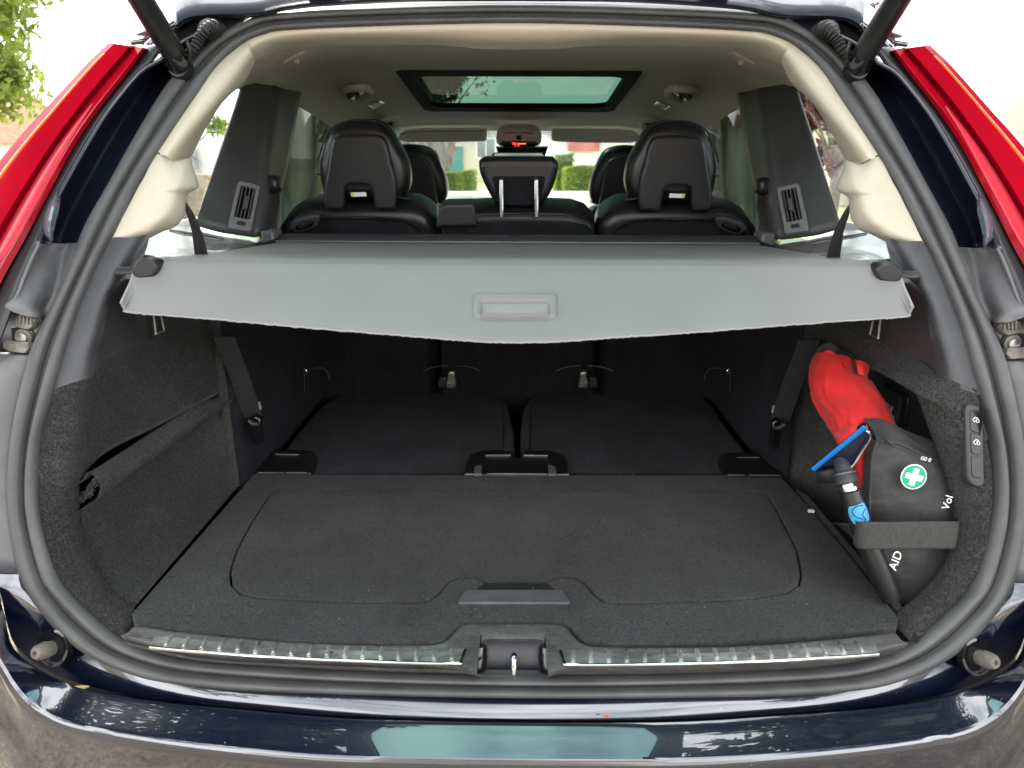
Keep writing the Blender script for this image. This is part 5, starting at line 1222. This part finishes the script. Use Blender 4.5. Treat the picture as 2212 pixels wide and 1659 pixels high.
# hedges
def hedge(label, x0, x1, y0, y1, h, n, seed):
    rnd = random.Random(seed); t = thing('clipped_hedge', label, 'hedge', ((x0+x1)/2, (y0+y1)/2, 0))
    pts = []
    for k in range(n):
        x, y, z = rnd.uniform(x0, x1), rnd.uniform(y0, y1), rnd.uniform(.05, h)
        f_ = rnd.random()
        if f_ < .5: y = y0+rnd.random()*.12
        elif f_ < .75: z = h-rnd.random()*.12
        elif f_ < .9: x = (x0 if rnd.random() < .5 else x1)+rnd.uniform(-.1, .1)
        pts.append(V((x, y, z+.05*math.sin(x*3))))
    leaves('foliage', pts, .06, lh, t, seed)
    box('inner_twigs', ((x0+x1)/2, (y0+y1)/2, h*.46), (x1-x0-.25, y1-y0-.25, h*.88), MT('twig_brown', (.05, .05, .02), .9, bump=(20, 1, .05)), t, bev=.05)
    return t
hx = lambda u, y: (u-1122)/F*y*1.0
hedge('square clipped green hedge left of the middle headrest', hx(952, 30), hx(1024, 30), 29.5, 31.0, 1.28-.38, 9000, 5)
hedge('clipped green hedge right of the middle headrest', hx(1216, 32), hx(1276, 32), 31.5, 33.0, 1.05, 7000, 6)
hedge('taller dull hedge clump just right of the middle headrest', hx(1196, 33.5), hx(1230, 33.5), 33.2, 34.2, 1.55, 5000, 8)
# houses
wallw = MT('white_render', (.80, .79, .74), .9, var=[(1, .05), (12, .05)])
wallc = MT('cream_render', (.56, .50, .38), .9, var=[(1, .08), (10, .06)])
tile = MT('roof_tiles', (.42, .20, .13), .85, var=[(3, .2), (25, .3)], bump=(9, .8, .05), stretch=(1, 1, 3))
stone = MT('brick_wall', (.33, .24, .17), .9, var=[(4, .2), (16, .3)], bump=(14, .6, .03))
tealp = MT('teal_paint', (.05, .22, .22), .6); redp = MT('red_sign', (.60, .10, .08), .7, var=(2, .2)); winm = MT('window_pane', (.12, .16, .17), .1, coat=.5)
def house(label, x0, x1, y0, y1, h, rh, wm, wins=(), chim=None, ridge_x=True):
    t = thing('house', label, 'house', ((x0+x1)/2, (y0+y1)/2, 0)); xc, yc = (x0+x1)/2, (y0+y1)/2
    box('wall', (xc, yc, h/2), (x1-x0, y1-y0, h), wm, t, bev=0)
    e = .35
    a = [V((x0-e, y0-e, h+.003)), V((x1+e, y0-e, h+.003)), V((x1+e, y1+e, h+.003)), V((x0-e, y1+e, h+.003))]
    rg = [V((x0+.2, yc, h+rh)), V((x1-.2, yc, h+rh))] if ridge_x else [V((xc, y0+.2, h+rh)), V((xc, y1-.2, h+rh))]
    fs_ = [(0, 1, 5, 4), (2, 3, 4, 5), (1, 2, 5), (3, 0, 4), (3, 2, 1, 0)] if ridge_x else [(1, 2, 5, 4), (3, 0, 4, 5), (0, 1, 4), (2, 3, 5), (3, 2, 1, 0)]
    r_ = fmesh('roof', a+rg, fs_, tile, t, False)
    nrow = 9
    for k in range(1, nrow):     # tile courses on the slope that faces the car
        q_ = k/nrow
        if ridge_x: p, s_ = a[0].lerp(rg[0], q_), a[1].lerp(rg[1], q_); tube('tile_course', [p+V((0, -.02, .02)), s_+V((0, -.02, .02))], .035, tile, r_, seg=4)
    if chim: box('chimney', (chim, yc, h+rh*.9), (.6, .6, 1.5), stone, r_, bev=0)
    for (wx, wz, ww, wh) in wins:
        w_ = box('window', (wx, y0-.03, wz), (ww, .08, wh), wallw, t, bev=0); box('pane', (wx, y0-.075, wz), (ww*.84, .02, wh*.84), winm, w_, bev=0); box('glazing_bar', (wx, y0-.09, wz), (.05, .02, wh*.84), wallw, w_, bev=0)
    return t
house('low brick house with tiled roof at the far left beside the tall tree', -28, -16.5, 24, 31, 1.75, 1.7, wallw, wins=[(-20.5, 1.0, 1.4, 1.0), (-24, 1.0, 1.2, 1.0)])
house('cream bungalow with red tiled roof and chimney at the far right edge', 16.3, 27, 23, 31, 1.8, 1.7, wallc, wins=[(17.4, 1.2, 1.2, .9), (22, 1.2, 1.2, .9)], chim=17.6)
house('cream house with one dark window seen through the right quarter window', 8.6, 12.6, 24.5, 30, 2.4, 1.0, wallc, wins=[(10.4, 1.75, 1.3, .7)])
house('long white building with a red sign ahead on the right', 1.6, 16, 40, 46, 2.9, .7, wallw, wins=[(9, 2.2, 1.6, 1.4)])
house('pale yellow building with teal doors behind the bare tree', -11, 1.0, 47, 54, 3.0, .9, wallc, wins=[(-2, 1.9, 1.2, 1.2), (-6, 1.9, 1.2, 1.2)])
sg_ = tag(box('shop_sign', (hx(1253, 39.8), 39.8, 1.98), (1.55, .12, .52), redp, None, bev=.02), 'faded red rectangular sign on the white building ahead', 'sign')
dr = tag(box('garden_door', (-3.9, 46.85, 1.0), (1.1, .12, 2.0), tealp, None, bev=.02), 'teal painted door in the pale yellow building ahead', 'door')
# van / camper seen through left quarter window
cv = thing('camper_van', 'white camper van with one side window beyond the left quarter window', 'van', (-8.0, 18.0, 0))
box('body', (-8.1, 18.4, 1.10), (3.2, 2.0, 1.25), wallw, cv, bev=.12)
w_ = box('window', (-7.42, 17.38, 1.32), (.95, .05, .50), MT('rubber_grey', (.5, .5, .48), .6), cv, bev=.04); box('pane', (-7.42, 17.35, 1.32), (.85, .03, .40), winm, w_, bev=.02)
for x in (-9.2, -7.1): tube('wheel', [V((x, 17.38, .33)), V((x, 17.6, .33))], .32, rubberd, cv, seg=20)
# long low garden walls
gw = tag(box('garden_wall', (-8.6, 16.6, .52), (6.5, .3, 1.04), stone, None, bev=.02), 'low brown brick wall to the left in front of the camper van', 'wall')
kw = tag(box('kerb_wall', (6, 29.6, .09), (20, .25, .20), wallw, None, bev=.02), 'long low white kerb across the grass ahead on the right', 'kerb')

# the yard behind the camera: shows only as reflections in paint and lamps
tree('big lime tree overhanging the car from the left', (-6.4, -.6, 0), 12.5, 4.0, 15000, lpine, .22, seed=51, clusters=46, low=.34, trunk=.3)
tree('big dark tree overhanging the car from the right', (6.6, .2, 0), 12.0, 3.8, 15000, lpine, .22, seed=52, clusters=46, low=.34, trunk=.3)
house('white house across the yard behind the open boot', -9, 8, -19, -12, 4.2, 2.2, wallw, wins=[(-4, 2.0, 1.4, 1.3), (3, 2.0, 1.4, 1.3)])

def leaflet(name, label, u, v, y, ln_, mat_, ang):
    c = P(u, v, f=yl(y)); d = V((math.cos(ang), 0, math.sin(ang)*.4)); n_ = V((0, -.3, 1)).normalized(); w_ = d.cross(n_).normalized()
    rows = [[c+d*t*ln_+w_*k*ln_*.16*(1-t*t*3.6)+n_*(.002+.002*abs(k)+.003*t*t*4) for k in (-1, 0, 1)] for t in (-.5, -.25, 0, .25, .5)]
    return tag(gridobj(name, rows, mat_, None, nu=2, nv=2, solid=.0004), label, 'leaf')
leaflet('fallen_leaf', 'narrow yellow leaf lying on the left of the blue bumper edge', 178, 1489, .846, .022, MT('leaf_straw', (.45, .38, .12), .6), .1)
leaflet('fallen_petal', 'tiny orange petal lying on the bumper edge right of the latch', 1310, 1551, .842, .007, orange, .4)
lint = []; rnd = random.Random(11)
for k in range(170):
    c = V((rnd.uniform(-.52, .52), rnd.uniform(.97, 1.55), .7545)); a_ = rnd.random()*6.28; l_ = rnd.uniform(.0008, .0026)
    d = V((math.cos(a_), math.sin(a_), .2))*l_; e = V((-math.sin(a_), math.cos(a_), 0))*.0004; lint += [c-d-e, c-d+e, c+d]
lt = fmesh('lint', lint, [(3*i, 3*i+1, 3*i+2) for i in range(len(lint)//3)], MT('lint_fibre', (.42, .40, .36), .9), bpy.data.objects['load_floor'], False); lt['kind'] = 'stuff'

# cut pile standing on the carpeted parts
import numpy as np
pilem = MT('carpet_pile', (.044, .0434, .042), .95, spec=.04, var=[(400, .25), (10, .15), (3, .12)])
def pile(o, n, ymax=1.75, zmin=None, h=.0023):
    me = o.data; me.calc_loop_triangles(); m_ = len(me.loop_triangles)
    co = np.empty(len(me.vertices)*3); me.vertices.foreach_get('co', co); co = co.reshape(-1, 3)
    ti = np.empty(m_*3, dtype=np.int64); me.loop_triangles.foreach_get('vertices', ti); ti = ti.reshape(-1, 3)
    A_, B__, C_ = co[ti[:, 0]], co[ti[:, 1]], co[ti[:, 2]]
    nr = np.cross(B__-A_, C_-A_); ar = np.linalg.norm(nr, axis=1); ok = ar > 1e-10
    nu_ = nr/np.maximum(ar, 1e-12)[:, None]
    cen = (A_+B__+C_)/3
    to = np.array([0, .6, 1.25])-cen; fl_ = np.sign((nu_*to).sum(1)); nu_ = nu_*fl_[:, None]
    if zmin is not None: ok &= nu_[:, 2] > zmin
    ok &= cen[:, 1] < ymax
    wgt = np.where(ok, ar, 0); wgt = wgt/wgt.sum(); rng = np.random.default_rng(len(o.name)+n)
    f = rng.choice(m_, n, p=wgt); r1 = np.sqrt(rng.random(n)); r2 = rng.random(n)
    p = (1-r1)[:, None]*A_[f]+(r1*(1-r2))[:, None]*B__[f]+(r1*r2)[:, None]*C_[f]
    nn_ = nu_[f]; lean = rng.normal(0, .45, (n, 3))+np.array([0, -.25, 0]); d = nn_+lean; d /= np.linalg.norm(d, axis=1)[:, None]
    sd_ = np.cross(d, rng.normal(0, 1, (n, 3))); sd_ /= np.linalg.norm(sd_, axis=1)[:, None]
    hh = h*rng.uniform(.5, 1.2, n)[:, None]; ww = .0009*rng.uniform(.6, 1.4, n)[:, None]
    b = p-nn_*.0006
    vs_ = np.stack([b-sd_*ww, b+sd_*ww, b+d*hh], 1).reshape(-1, 3)
    me2 = bpy.data.meshes.new('pile'); me2.vertices.add(n*3); me2.vertices.foreach_set('co', vs_.ravel())
    me2.loops.add(n*3); me2.loops.foreach_set('vertex_index', np.arange(n*3)); me2.polygons.add(n)
    me2.polygons.foreach_set('loop_start', np.arange(n)*3); me2.update(calc_edges=True)
    q = link('carpet_pile', me2, pilem, o, False); q['kind'] = 'stuff'
for nm, n_, zm in (('load_floor', 90000, .8), ('floor_lid', 130000, .8), ('mouth_carpet', 45000, None), ('mouth_carpet.001', 45000, None), ('side_trim_carpet', 60000, None), ('side_trim_carpet.001', 30000, None), ('side_bin', 65000, None), ('bin_end_wall', 14000, None)):
    pile(bpy.data.objects[nm], n_, zmin=zm)
